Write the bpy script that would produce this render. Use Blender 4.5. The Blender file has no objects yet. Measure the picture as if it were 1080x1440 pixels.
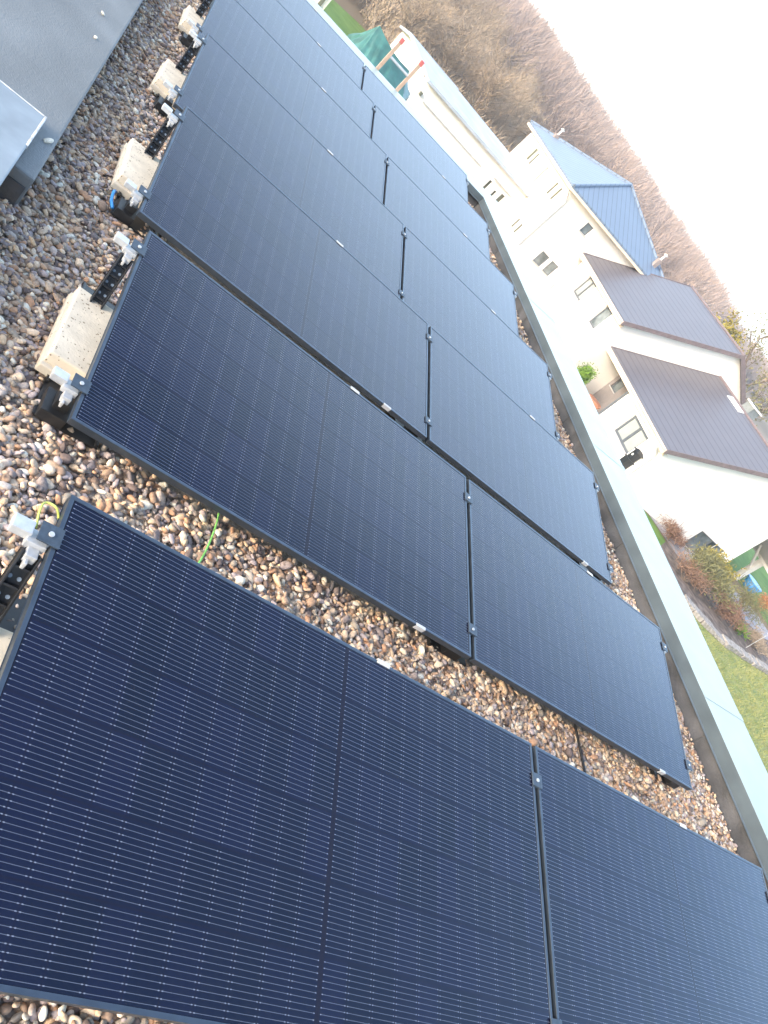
import bpy, bmesh, math, random
import numpy as np
from mathutils import Vector, Matrix

R_ = math.radians
rng = np.random.default_rng(7)
random.seed(7)
sc = bpy.context.scene
COL = sc.collection

# ------------------------------------------------------------------ camera
cd = bpy.data.cameras.new('camera')
cam = bpy.data.objects.new('camera', cd)
COL.objects.link(cam)
sc.camera = cam
cd.sensor_fit = 'VERTICAL'
cd.sensor_height = 24.0
cd.lens = 24.0 * 1129.72 / 1440.0
cd.clip_start = 0.05
cd.clip_end = 3000
ROT = ((0.6982241, -0.0856333, 0.7107391), (0.4790517, -0.6818744, -0.5527719), (0.5319705, 0.7264394, -0.4350784))
cam.matrix_world = Matrix(((ROT[0][0], -ROT[1][0], -ROT[2][0], -2.6127),
                           (ROT[0][1], -ROT[1][1], -ROT[2][1], -0.5589),
                           (ROT[0][2], -ROT[1][2], -ROT[2][2], 1.8689), (0, 0, 0, 1)))
# ------------------------------------------------------------------ light
SUN_EL, SUN_AZ = 17.0, 248.0          # azimuth clockwise from +Y: low, behind and left of the camera
w = bpy.data.worlds.new('World')
sc.world = w
w.use_nodes = True
nt = w.node_tree
sky = nt.nodes.new('ShaderNodeTexSky')
sky.sky_type = 'NISHITA'
sky.sun_disc = False
sky.sun_elevation = R_(SUN_EL)
sky.sun_rotation = R_(SUN_AZ)
sky.air_density = 1.0
sky.dust_density = 1.6
sky.ozone_density = 1.2
bg = nt.nodes['Background']
bg.inputs['Strength'].default_value = 0.15
# a pale veil added low in the sky ahead to brighten the panels' reflections
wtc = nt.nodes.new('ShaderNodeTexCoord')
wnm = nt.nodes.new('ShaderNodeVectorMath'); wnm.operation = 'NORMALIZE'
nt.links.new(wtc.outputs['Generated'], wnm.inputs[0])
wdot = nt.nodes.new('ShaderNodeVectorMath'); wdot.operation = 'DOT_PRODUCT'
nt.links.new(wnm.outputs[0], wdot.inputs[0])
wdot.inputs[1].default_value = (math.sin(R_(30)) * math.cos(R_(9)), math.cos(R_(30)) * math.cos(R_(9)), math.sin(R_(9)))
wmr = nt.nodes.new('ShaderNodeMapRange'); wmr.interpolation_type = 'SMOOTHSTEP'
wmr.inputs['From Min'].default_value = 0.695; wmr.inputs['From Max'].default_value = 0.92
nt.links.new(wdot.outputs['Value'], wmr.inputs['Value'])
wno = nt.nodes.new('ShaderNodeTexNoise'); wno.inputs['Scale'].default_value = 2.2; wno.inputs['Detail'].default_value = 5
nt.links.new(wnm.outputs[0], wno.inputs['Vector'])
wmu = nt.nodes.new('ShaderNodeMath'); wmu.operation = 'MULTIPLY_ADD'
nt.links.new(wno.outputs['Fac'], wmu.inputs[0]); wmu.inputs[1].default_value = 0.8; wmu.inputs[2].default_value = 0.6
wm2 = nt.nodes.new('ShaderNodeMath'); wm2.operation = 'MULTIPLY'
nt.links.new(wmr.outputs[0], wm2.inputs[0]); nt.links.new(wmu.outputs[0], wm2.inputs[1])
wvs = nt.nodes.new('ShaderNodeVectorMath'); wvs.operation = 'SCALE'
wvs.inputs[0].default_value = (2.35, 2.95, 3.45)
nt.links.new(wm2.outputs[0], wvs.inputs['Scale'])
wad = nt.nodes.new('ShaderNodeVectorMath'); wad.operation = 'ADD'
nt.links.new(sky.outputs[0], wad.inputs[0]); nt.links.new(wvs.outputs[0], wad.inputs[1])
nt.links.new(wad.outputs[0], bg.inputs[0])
sl = bpy.data.lights.new('sun', 'SUN')
sl.energy = 1.0
sl.angle = R_(16)
sl.color = (1.0, 0.92, 0.84)
sun = bpy.data.objects.new('sun', sl)
COL.objects.link(sun)
_d = Vector((math.sin(R_(SUN_AZ)) * math.cos(R_(SUN_EL)), math.cos(R_(SUN_AZ)) * math.cos(R_(SUN_EL)), math.sin(R_(SUN_EL))))
sun.rotation_euler = _d.to_track_quat('Z', 'Y').to_euler()
sc.view_settings.view_transform = 'Standard'
sc.view_settings.look = 'None'
sc.view_settings.exposure = 2.15
sc.view_settings.gamma = 1.0

# ------------------------------------------------------------------ helpers
def new_mat(name):
    m = bpy.data.materials.new(name)
    m.use_nodes = True
    b = m.node_tree.nodes['Principled BSDF']
    return m, m.node_tree, b

def M(name, col, rough=0.6, metal=0.0, var=0.12, scale=6.0, bump=0.0, bscale=40.0, spec=0.5, refl_dark=None):
    m, t, b = new_mat(name)
    b.inputs['Roughness'].default_value = rough
    b.inputs['Metallic'].default_value = metal
    b.inputs['Specular IOR Level'].default_value = spec
    tc = t.nodes.new('ShaderNodeTexCoord')
    n = t.nodes.new('ShaderNodeTexNoise')
    n.inputs['Scale'].default_value = scale
    n.inputs['Detail'].default_value = 6
    t.links.new(tc.outputs['Object'], n.inputs['Vector'])
    r = t.nodes.new('ShaderNodeValToRGB')
    lo = [max(0, c * (1 - var * 1.6)) for c in col]
    hi = [min(1, c * (1 + var * 1.2)) for c in col]
    if refl_dark:
        lo = refl_dark
    r.color_ramp.elements[0].color = (*lo, 1)
    r.color_ramp.elements[0].position = 0.3
    r.color_ramp.elements[1].color = (*hi, 1)
    r.color_ramp.elements[1].position = 0.72
    t.links.new(n.outputs['Fac'], r.inputs[0])
    t.links.new(r.outputs[0], b.inputs['Base Color'])
    if bump:
        n2 = t.nodes.new('ShaderNodeTexNoise')
        n2.inputs['Scale'].default_value = bscale
        n2.inputs['Detail'].default_value = 4
        t.links.new(tc.outputs['Object'], n2.inputs['Vector'])
        bp = t.nodes.new('ShaderNodeBump')
        bp.inputs['Strength'].default_value = bump
        bp.inputs['Distance'].default_value = 0.02
        t.links.new(n2.outputs['Fac'], bp.inputs['Height'])
        t.links.new(bp.outputs[0], b.inputs['Normal'])
    return m

def mnode(t, op, a, b=None, c=None):
    n = t.nodes.new('ShaderNodeMath')
    n.operation = op
    for i, x in enumerate((a, b, c)):
        if x is None:
            continue
        if isinstance(x, (int, float)):
            n.inputs[i].default_value = x
        else:
            t.links.new(x, n.inputs[i])
    return n.outputs[0]

class MB:
    """collects faces, built as one mesh object"""
    def __init__(s):
        s.v = []; s.f = []
    def quad(s, *p):
        i = len(s.v); s.v += [tuple(q) for q in p]; s.f.append(tuple(range(i, i + len(p))))
    def box(s, x0, x1, y0, y1, z0, z1, mtx=None):
        p = [(x0, y0, z0), (x1, y0, z0), (x1, y1, z0), (x0, y1, z0), (x0, y0, z1), (x1, y0, z1), (x1, y1, z1), (x0, y1, z1)]
        s.hull8(p, mtx)
        return s
    def hull8(s, p, mtx=None):
        if mtx is not None:
            p = [tuple(mtx @ Vector(q)) for q in p]
        i = len(s.v); s.v += [tuple(q) for q in p]
        for f in ((3, 2, 1, 0), (4, 5, 6, 7), (0, 1, 5, 4), (1, 2, 6, 5), (2, 3, 7, 6), (3, 0, 4, 7)):
            s.f.append(tuple(i + k for k in f))
    def prism(s, poly, axis, a, b):
        """poly: list of 2-D points in the other two axes (order x,y,z without axis)"""
        def P(q, h):
            l = list(q); l.insert(axis, h); return tuple(l)
        n = len(poly); i = len(s.v)
        s.v += [P(q, a) for q in poly] + [P(q, b) for q in poly]
        s.f.append(tuple(range(i, i + n))[::-1]); s.f.append(tuple(range(i + n, i + 2 * n)))
        for k in range(n):
            s.f.append((i + k, i + (k + 1) % n, i + n + (k + 1) % n, i + n + k))
        return s
    def tube(s, pts, r, n=8, r1=None, cap=True):
        pts = [Vector(p) for p in pts]
        rings = []
        for k, p in enumerate(pts):
            d = (pts[min(k + 1, len(pts) - 1)] - pts[max(k - 1, 0)]).normalized()
            u = d.orthogonal().normalized() if k == 0 else (u - d * u.dot(d)).normalized()
            v = d.cross(u)
            rr = r if r1 is None else r + (r1 - r) * k / (len(pts) - 1)
            i = len(s.v)
            s.v += [tuple(p + (u * math.cos(2 * math.pi * j / n) + v * math.sin(2 * math.pi * j / n)) * rr) for j in range(n)]
            rings.append(i)
        for a, b in zip(rings, rings[1:]):
            for j in range(n):
                s.f.append((a + j, a + (j + 1) % n, b + (j + 1) % n, b + j))
        if cap:
            s.f.append(tuple(rings[0] + j for j in range(n))[::-1])
            s.f.append(tuple(rings[-1] + j for j in range(n)))
        return s
    def mesh(s, name, m, smooth=False, bevel=0.0):
        me = bpy.data.meshes.new(name)
        me.from_pydata(s.v, [], s.f)
        bm = bmesh.new(); bm.from_mesh(me)
        bmesh.ops.remove_doubles(bm, verts=bm.verts, dist=1e-5)
        bmesh.ops.recalc_face_normals(bm, faces=bm.faces)
        if bevel:
            es = [e for e in bm.edges if len(e.link_faces) == 2 and e.calc_face_angle(0) > 0.6]
            bmesh.ops.bevel(bm, geom=es, offset=bevel, segments=2, affect='EDGES', profile=0.6)
        bm.to_mesh(me); bm.free()
        if m is not None:
            me.materials.append(m)
        if smooth:
            me.shade_smooth()
        return me
    def build(s, name, m, parent=None, smooth=False, bevel=0.0):
        return link(name, s.mesh(name, m, smooth, bevel), parent)

def link(name, data, parent=None):
    o = bpy.data.objects.new(name, data)
    COL.objects.link(o)
    if parent is not None:
        o.parent = parent
    return o

def tag(o, label=None, cat=None, group=None, kind=None):
    if label: o['label'] = label
    if cat: o['category'] = cat
    if group: o['group'] = group
    if kind: o['kind'] = kind
    return o

def thing(name, label, cat, loc=(0, 0, 0), rz=0, group=None):
    o = link(name, None)
    o.location = loc; o.rotation_euler = (0, 0, rz)
    o.empty_display_size = 0.1
    return tag(o, label, cat, group)

def copy_tree(o, parent=None):
    c = o.copy(); COL.objects.link(c); c.parent = parent
    for ch in list(o.children):
        copy_tree(ch, c)
    return c

def np_mesh(name, V, F, m, attr=None, smooth=False):
    me = bpy.data.meshes.new(name)
    V = np.ascontiguousarray(V, dtype=np.float32); F = np.ascontiguousarray(F, dtype=np.int32)
    k = F.shape[1]
    me.vertices.add(len(V)); me.vertices.foreach_set('co', V.ravel())
    me.loops.add(F.size); me.loops.foreach_set('vertex_index', F.ravel())
    me.polygons.add(len(F))
    me.polygons.foreach_set('loop_start', np.arange(0, F.size, k, dtype=np.int32))
    me.polygons.foreach_set('loop_total', np.full(len(F), k, dtype=np.int32))
    me.update(calc_edges=True)
    if attr is not None:
        for an, av in attr.items():
            a = me.attributes.new(an, 'FLOAT', 'POINT')
            a.data.foreach_set('value', np.ascontiguousarray(av, dtype=np.float32))
    if m is not None:
        me.materials.append(m)
    if smooth:
        me.shade_smooth()
    return me

# ------------------------------------------------------------------ materials
black_plastic = M('black plastic', (0.012, 0.012, 0.013), 0.45, var=0.3, scale=30)
frame_metal = M('anodised black frame', (0.085, 0.107, 0.135), 0.36, 0.75, var=0.1, scale=20, spec=0.8)
clamp_metal = M('grey clamp metal', (0.055, 0.075, 0.10), 0.45, 0.3, var=0.15, scale=60)
aluminium = M('bare aluminium', (0.50, 0.51, 0.52), 0.45, 0.4, var=0.08, scale=50)
clip_white = M('white clip plastic', (0.50, 0.50, 0.49), 0.5, var=0.04)
grey_tab = M('grey plastic tab', (0.22, 0.27, 0.33), 0.5)
coping_metal = M('pale coated coping metal', (0.33, 0.375, 0.34), 0.42, 0.0, var=0.05, scale=3, spec=0.6)
drip_metal = M('grey drip metal', (0.105, 0.13, 0.145), 0.4, 0.3, var=0.12, scale=4)
membrane = M('grey roofing membrane', (0.085, 0.083, 0.085), 0.8, var=0.3, scale=5, bump=0.3, bscale=60)
kerb_felt = M('blue grey roofing felt', (0.165, 0.172, 0.172), 0.75, var=0.12, scale=2.2, bump=0.25, bscale=90)
plate_metal = M('weathered cover plate', (0.23, 0.26, 0.285), 0.5, 0.0, var=0.12, scale=7)
plate_worn = M('worn pale edge', (0.55, 0.54, 0.52), 0.6, var=0.2, scale=30)
slab_mat = M('speckled concrete', (0.66, 0.57, 0.44), 0.9, var=0.08, scale=14, bump=0.12, bscale=90)
render_white = M('white wall render', (0.80, 0.76, 0.70), 0.85, var=0.03, scale=1.2, bump=0.1, bscale=30)
render_cream = M('cream boarding', (0.72, 0.60, 0.47), 0.7, var=0.05, scale=2)
render_grey = M('grey porch render', (0.22, 0.195, 0.185), 0.85, var=0.06)
win_frame = M('dark window frame', (0.10, 0.115, 0.13), 0.45)
win_glass = M('window glass', (0.17, 0.20, 0.21), 0.06, var=0.35, scale=1.6, spec=0.9, refl_dark=(0.03, 0.045, 0.045))  # light and dark blotches paint reflections into the pane colour
win_blind = M('pale blind behind glass', (0.34, 0.36, 0.34), 0.25, var=0.06, scale=2, spec=0.6)
shutter = M('closed grey green shutter', (0.13, 0.135, 0.095), 0.6)
pipe_white = M('pale downpipe', (0.45, 0.44, 0.42), 0.5)
verge_brown = M('brown verge board', (0.17, 0.13, 0.13), 0.6)
timber = M('pale timber', (0.40, 0.29, 0.22), 0.75, scale=12)
red_cap = M('red plastic cap', (0.45, 0.12, 0.11), 0.5)
tarp_mat = M('green tarpaulin', (0.045, 0.15, 0.135), 0.45, var=0.25, scale=2.0, bump=0.4, bscale=5)
terracotta = M('terracotta', (0.42, 0.18, 0.10), 0.8)
blue_plastic = M('bright blue plastic', (0.05, 0.28, 0.62), 0.4)
stone_edge = M('pale edging stone', (0.37, 0.32, 0.275), 0.9, var=0.3, scale=9, bump=0.5, bscale=14)
path_mat = M('pale lavender paving', (0.40, 0.38, 0.40), 0.9, var=0.15, scale=1.5)
soil_mat = M('garden soil', (0.20, 0.15, 0.12), 0.95, var=0.4, scale=3, bump=0.6, bscale=9)
black_lamp = M('black lamp metal', (0.015, 0.018, 0.02), 0.4)
green_cable_m = M('green yellow cable', (0.16, 0.42, 0.10), 0.45, var=0.2, scale=50)

def add_speckle(m, dark, scale, lo, hi):
    """small pits and aggregate of their own in a concrete"""
    t = m.node_tree; b = t.nodes['Principled BSDF']
    src = b.inputs['Base Color'].links[0].from_socket
    tc = t.nodes.new('ShaderNodeTexCoord')
    v = t.nodes.new('ShaderNodeTexVoronoi'); v.inputs['Scale'].default_value = scale
    t.links.new(tc.outputs['Object'], v.inputs['Vector'])
    n = t.nodes.new('ShaderNodeTexNoise'); n.inputs['Scale'].default_value = scale * 0.35
    t.links.new(tc.outputs['Object'], n.inputs['Vector'])
    k = mnode(t, 'ADD', v.outputs['Distance'], mnode(t, 'MULTIPLY', n.outputs['Fac'], 0.9))
    r = t.nodes.new('ShaderNodeValToRGB')
    r.color_ramp.elements[0].position = lo; r.color_ramp.elements[0].color = (1, 1, 1, 1)
    r.color_ramp.elements[1].position = hi; r.color_ramp.elements[1].color = (0, 0, 0, 1)
    t.links.new(k, r.inputs[0])
    mx = t.nodes.new('ShaderNodeMix'); mx.data_type = 'RGBA'
    t.links.new(r.outputs[0], mx.inputs['Factor'])
    t.links.new(src, mx.inputs['A']); mx.inputs['B'].default_value = (*dark, 1)
    t.links.new(mx.outputs['Result'], b.inputs['Base Color'])
add_speckle(slab_mat, (0.24, 0.18, 0.12), 62, 0.56, 0.65)
add_speckle(kerb_felt, (0.55, 0.48, 0.40), 7, 0.30, 0.315)

# solar cells ------------------------------------------------------
def make_cell_mat():
    m, t, b = new_mat('solar cells under glass')
    tc = t.nodes.new('ShaderNodeTexCoord')
    sp = t.nodes.new('ShaderNodeSeparateXYZ'); t.links.new(tc.outputs['Object'], sp.inputs[0])
    X, Y = sp.outputs[0], sp.outputs[1]
    # rows of cells across the short side
    ry = mnode(t, 'MULTIPLY', mnode(t, 'FRACT', mnode(t, 'DIVIDE', mnode(t, 'SUBTRACT', Y, 0.0105), 0.1855)), 0.1855)
    li = mnode(t, 'DIVIDE', mnode(t, 'SUBTRACT', ry, 0.0113), 0.0148)
    dl = mnode(t, 'MULTIPLY', mnode(t, 'ABSOLUTE', mnode(t, 'SUBTRACT', mnode(t, 'FRACT', mnode(t, 'ADD', li, 0.5)), 0.5)), 0.0148)
    inrow = mnode(t, 'MULTIPLY', mnode(t, 'GREATER_THAN', li, -0.3), mnode(t, 'LESS_THAN', li, 11.3))
    # half cells along the long side, 11 each side of the dark middle strip
    ax = mnode(t, 'SUBTRACT', mnode(t, 'ABSOLUTE', X), 0.0065)
    fx = mnode(t, 'MULTIPLY', mnode(t, 'FRACT', mnode(t, 'DIVIDE', ax, 0.0916)), 0.0916)
    ex = mnode(t, 'MINIMUM', fx, mnode(t, 'SUBTRACT', 0.0916, fx))     # distance to the cell edge
    incell = mnode(t, 'MULTIPLY', mnode(t, 'GREATER_THAN', ax, 0.002), mnode(t, 'LESS_THAN', ax, 1.0076))
    line = mnode(t, 'MULTIPLY', mnode(t, 'LESS_THAN', dl, 0.00066), mnode(t, 'GREATER_THAN', ex, 0.0009))
    pad = mnode(t, 'MULTIPLY', mnode(t, 'LESS_THAN', dl, 0.00125),
                mnode(t, 'MULTIPLY', mnode(t, 'GREATER_THAN', ex, 0.0030), mnode(t, 'LESS_THAN', ex, 0.0072)))
    mask = mnode(t, 'MULTIPLY', mnode(t, 'MULTIPLY', inrow, incell), mnode(t, 'MAXIMUM', line, pad))
    # cell body: navy, each half cell slightly its own blue; backing sheet between cells nearly black
    body = mnode(t, 'MULTIPLY', incell, mnode(t, 'MULTIPLY', mnode(t, 'GREATER_THAN', ex, 0.0008),
                 mnode(t, 'MULTIPLY', mnode(t, 'GREATER_THAN', ry, 0.0014), mnode(t, 'LESS_THAN', ry, 0.1841))))
    cx = t.nodes.new('ShaderNodeCombineXYZ')
    t.links.new(mnode(t, 'FLOOR', mnode(t, 'DIVIDE', X, 0.0916)), cx.inputs[0])
    t.links.new(mnode(t, 'FLOOR', mnode(t, 'DIVIDE', mnode(t, 'SUBTRACT', Y, 0.0105), 0.1855)), cx.inputs[1])
    oi = t.nodes.new('ShaderNodeObjectInfo'); t.links.new(oi.outputs['Random'], cx.inputs[2])
    wn = t.nodes.new('ShaderNodeTexWhiteNoise'); t.links.new(cx.outputs[0], wn.inputs['Vector'])
    rp = t.nodes.new('ShaderNodeValToRGB')
    rp.color_ramp.elements[0].color = (0.0008, 0.0026, 0.0135, 1); rp.color_ramp.elements[1].color = (0.0026, 0.0042, 0.022, 1)
    t.links.new(wn.outputs['Value'], rp.inputs[0])
    m1 = t.nodes.new('ShaderNodeMix'); m1.data_type = 'RGBA'
    t.links.new(body, m1.inputs['Factor'])
    m1.inputs['A'].default_value = (0.0042, 0.0020, 0.009, 1)
    t.links.new(rp.outputs[0], m1.inputs['B'])
    m2 = t.nodes.new('ShaderNodeMix'); m2.data_type = 'RGBA'
    t.links.new(mask, m2.inputs['Factor'])
    t.links.new(m1.outputs['Result'], m2.inputs['A'])
    lc = t.nodes.new('ShaderNodeMix'); lc.data_type = 'RGBA'
    t.links.new(pad, lc.inputs['Factor']); lc.inputs['A'].default_value = (0.088, 0.10, 0.126, 1); lc.inputs['B'].default_value = (0.16, 0.175, 0.21, 1)
    t.links.new(lc.outputs['Result'], m2.inputs['B'])
    # a thin film of dust and dried rain
    dn = t.nodes.new('ShaderNodeTexNoise'); dn.inputs['Scale'].default_value = 3.0; dn.inputs['Detail'].default_value = 8
    t.links.new(tc.outputs['Object'], dn.inputs['Vector'])
    m3 = t.nodes.new('ShaderNodeMix'); m3.data_type = 'RGBA'
    t.links.new(mnode(t, 'MULTIPLY', mnode(t, 'POWER', dn.outputs['Fac'], 2.0), 0.018), m3.inputs['Factor'])
    t.links.new(m2.outputs['Result'], m3.inputs['A']); m3.inputs['B'].default_value = (0.16, 0.16, 0.18, 1)
    t.links.new(m3.outputs['Result'], b.inputs['Base Color'])
    rr = mnode(t, 'ADD', mnode(t, 'MULTIPLY', dn.outputs['Fac'], 0.16), 0.06)
    t.links.new(rr, b.inputs['Roughness'])
    b.inputs['IOR'].default_value = 1.5
    b.inputs['Specular IOR Level'].default_value = 0.5
    return m
cell_mat = make_cell_mat()

def make_pebble_mat():
    m, t, b = new_mat('river pebbles')
    a = t.nodes.new('ShaderNodeAttribute'); a.attribute_name = 'rnd'
    r = t.nodes.new('ShaderNodeValToRGB'); r.color_ramp.interpolation = 'CONSTANT'
    cols = [(0.0, (0.176, 0.134, 0.118)), (0.08, (0.284, 0.233, 0.212)), (0.17, (0.429, 0.359, 0.341)), (0.28, (0.393, 0.266, 0.183)), (0.38, (0.574, 0.441, 0.315)),
            (0.48, (0.345, 0.299, 0.242)), (0.56, (0.659, 0.480, 0.311)), (0.66, (0.478, 0.332, 0.227)), (0.75, (0.538, 0.452, 0.385)), (0.83, (0.514, 0.304, 0.183)), (0.88, (0.756, 0.601, 0.434)), (0.95, (0.760, 0.711, 0.582)), (1.0, (0.760, 0.760, 0.661))]
    e = r.color_ramp.elements
    e[0].position, e[0].color = cols[0][0], (*cols[0][1], 1)
    e[1].position, e[1].color = cols[-1][0], (*cols[-1][1], 1)
    for p, c in cols[1:-1]:
        k = e.new(p); k.color = (*c, 1)
    t.links.new(a.outputs['Fac'], r.inputs[0])
    tc = t.nodes.new('ShaderNodeTexCoord')
    n = t.nodes.new('ShaderNodeTexNoise'); n.inputs['Scale'].default_value = 120; n.inputs['Detail'].default_value = 5
    t.links.new(tc.outputs['Object'], n.inputs['Vector'])
    mx = t.nodes.new('ShaderNodeMix'); mx.data_type = 'RGBA'; mx.blend_type = 'MULTIPLY'
    mx.inputs['Factor'].default_value = 0.55
    r2 = t.nodes.new('ShaderNodeValToRGB')
    r2.color_ramp.elements[0].color = (0.55, 0.5, 0.48, 1); r2.color_ramp.elements[1].color = (1.25, 1.22, 1.2, 1)
    r2.color_ramp.elements[0].position = .3; r2.color_ramp.elements[1].position = .7
    t.links.new(n.outputs['Fac'], r2.inputs[0])
    t.links.new(r.outputs[0], mx.inputs['A']); t.links.new(r2.outputs[0], mx.inputs['B'])
    t.links.new(mx.outputs['Result'], b.inputs['Base Color'])
    b.inputs['Roughness'].default_value = 0.75
    b.inputs['Specular IOR Level'].default_value = 0.2
    return m
pebble_mat = make_pebble_mat()

def make_roof_mat(name, col, period, axis, depth=0.5, var=0.1):
    """tile or sheet roof: courses along one axis as bump and a faint joint"""
    m, t, b = new_mat(name)
    tc = t.nodes.new('ShaderNodeTexCoord')
    sp = t.nodes.new('ShaderNodeSeparateXYZ'); t.links.new(tc.outputs['Object'], sp.inputs[0])
    f = mnode(t, 'FRACT', mnode(t, 'DIVIDE', sp.outputs[axis], period))
    n = t.nodes.new('ShaderNodeTexNoise'); n.inputs['Scale'].default_value = 1.2; n.inputs['Detail'].default_value = 6
    t.links.new(tc.outputs['Object'], n.inputs['Vector'])
    r = t.nodes.new('ShaderNodeValToRGB')
    r.color_ramp.elements[0].color = (*[c * (1 - var) for c in col], 1); r.color_ramp.elements[1].color = (*[c * (1 + var) for c in col], 1)
    t.links.new(n.outputs['Fac'], r.inputs[0])
    mx = t.nodes.new('ShaderNodeMix'); mx.data_type = 'RGBA'; mx.blend_type = 'MULTIPLY'
    t.links.new(mnode(t, 'MULTIPLY', mnode(t, 'LESS_THAN', f, 0.16), 0.55), mx.inputs['Factor'])
    t.links.new(r.outputs[0], mx.inputs['A']); mx.inputs['B'].default_value = (0.3, 0.3, 0.32, 1)
    t.links.new(mx.outputs['Result'], b.inputs['Base Color'])
    bp = t.nodes.new('ShaderNodeBump'); bp.inputs['Strength'].default_value = depth; bp.inputs['Distance'].default_value = 0.05
    t.links.new(f, bp.inputs['Height']); t.links.new(bp.outputs[0], b.inputs['Normal'])
    b.inputs['Roughness'].default_value = 0.45
    return m
roof_dark_x = make_roof_mat('dark clay tiles', (0.115, 0.107, 0.12), 0.34, 0)
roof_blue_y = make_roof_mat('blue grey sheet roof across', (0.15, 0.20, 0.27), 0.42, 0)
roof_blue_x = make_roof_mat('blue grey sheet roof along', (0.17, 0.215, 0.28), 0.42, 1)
roof_pale = M('pale frosty sheet roof', (0.38, 0.42, 0.47), 0.5, var=0.1, scale=1.0)

# ------------------------------------------------------------------ the flat roof we stand on
PIT, W, L, GAP, ZN, TILT = 1.6639, 1.134, 2.0596, 0.0258, 0.155, R_(10.332)
NR = 7
G = -5.6
home = thing('flat_roofed_house', 'white flat roofed house carrying the solar panels, pale metal coping round its roof', 'house')
MB().box(-12, 3.36, -9, 12.42, G, -0.12).build('wall', render_white, home)
MB().box(-12, 2.9, -9, 11.92, -0.115, -0.055).build('roof_deck', membrane, home)
up = MB()
up.prism([(2.87, -0.05), (3.36, -0.05), (3.36, 0.13), (2.845, 0.13)], 1, -9, 12.42)
up.prism([(11.89, -0.05), (12.42, -0.05), (12.42, 0.13), (11.865, 0.13)], 0, -12, 2.845)
for y in (0.4, 2.35, 4.3, 6.2, 8.3, 10.2):      # lapped membrane joints
    up.prism([(2.868, -0.02), (2.862, -0.02), (2.84, 0.128), (2.846, 0.128)], 1, y, y + 0.10)
up.build('upstand', membrane, home)
cp = MB()
cp.prism([(2.818, 0.226), (3.385, 0.252), (3.385, 0.10), (3.37, 0.10), (3.37, 0.236), (2.826, 0.212)], 1, -9, 12.5)
cp.prism([(11.82, 0.226), (12.5, 0.252), (12.5, 0.10), (12.485, 0.10), (12.485, 0.236), (11.828, 0.212)], 0, -12, 2.80)
cp.build('coping', coping_metal, home, bevel=0.003)
for y in (-0.2, 2.6, 5.6, 8.6):
    jn = MB(); jn.prism([(2.814, 0.229), (3.388, 0.2555), (3.388, 0.2535), (2.816, 0.2275)], 1, y, y + 0.06)
    jn.build('coping_joint', coping_metal, home)
dr = MB()
dr.prism([(2.818, 0.2245), (2.8255, 0.211), (2.8255, 0.126), (2.812, 0.118), (2.808, 0.122), (2.817, 0.131)], 1, -9, 11.82)
dr.prism([(11.82, 0.2245), (11.8275, 0.211), (11.8275, 0.126), (11.814, 0.118), (11.81, 0.122), (11.819, 0.131)], 0, -12, 2.818)
dr.build('drip_flashing', drip_metal, home)

# gravel -----------------------------------------------------------
def ico(sub):
    bm = bmesh.new(); bmesh.ops.create_icosphere(bm, subdivisions=sub, radius=1.0)
    V = np.array([v.co[:] for v in bm.verts]); F = np.array([[v.index for v in f.verts] for f in bm.faces]); bm.free()
    return V, F

def pebbles(P, size, sub, seed):
    g = np.random.default_rng(seed)
    V, F = ico(sub); n = len(P); nv = len(V)
    ax = np.stack([g.uniform(.85, 1.75, n), g.uniform(.68, 1.08, n), g.uniform(.42, .75, n)], 1) * size[:, None]
    pow_ = g.uniform(0.68, 1.02, (n, 1, 1))
    B = np.sign(V)[None] * np.abs(V)[None] ** pow_
    lump = 1 + g.normal(0, .085 if sub > 1 else .06, (n, nv, 1))
    B = B * lump * ax[:, None, :]
    a = g.uniform(0, 2 * np.pi, n); t1 = g.normal(0, .38, n); t2 = g.normal(0, .38, n)
    ca, sa = np.cos(a), np.sin(a); c1, s1 = np.cos(t1), np.sin(t1); c2, s2 = np.cos(t2), np.sin(t2)
    Z = np.zeros(n); O = np.ones(n)
    Rz = np.stack([ca, -sa, Z, sa, ca, Z, Z, Z, O], 1).reshape(n, 3, 3)
    Rx = np.stack([O, Z, Z, Z, c1, -s1, Z, s1, c1], 1).reshape(n, 3, 3)
    Ry = np.stack([c2, Z, s2, Z, O, Z, -s2, Z, c2], 1).reshape(n, 3, 3)
    Rm = Rz @ Rx @ Ry
    B = np.einsum('nij,nvj->nvi', Rm, B) + P[:, None, :]
    FF = (F[None] + (np.arange(n) * nv)[:, None, None]).reshape(-1, 3)
    return B.reshape(-1, 3), FF, np.repeat(g.uniform(0, 1, n), nv)

def scatter(x0, x1, y0, y1, sp, g):
    xs = np.arange(x0, x1, sp); ys = np.arange(y0, y1, sp * .87)
    X, Y = np.meshgrid(xs, ys); X = X + (np.arange(len(ys)) % 2)[:, None] * sp * .5
    p = np.stack([X.ravel(), Y.ravel()], 1)
    return p + g.uniform(-.45, .45, p.shape) * sp

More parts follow.
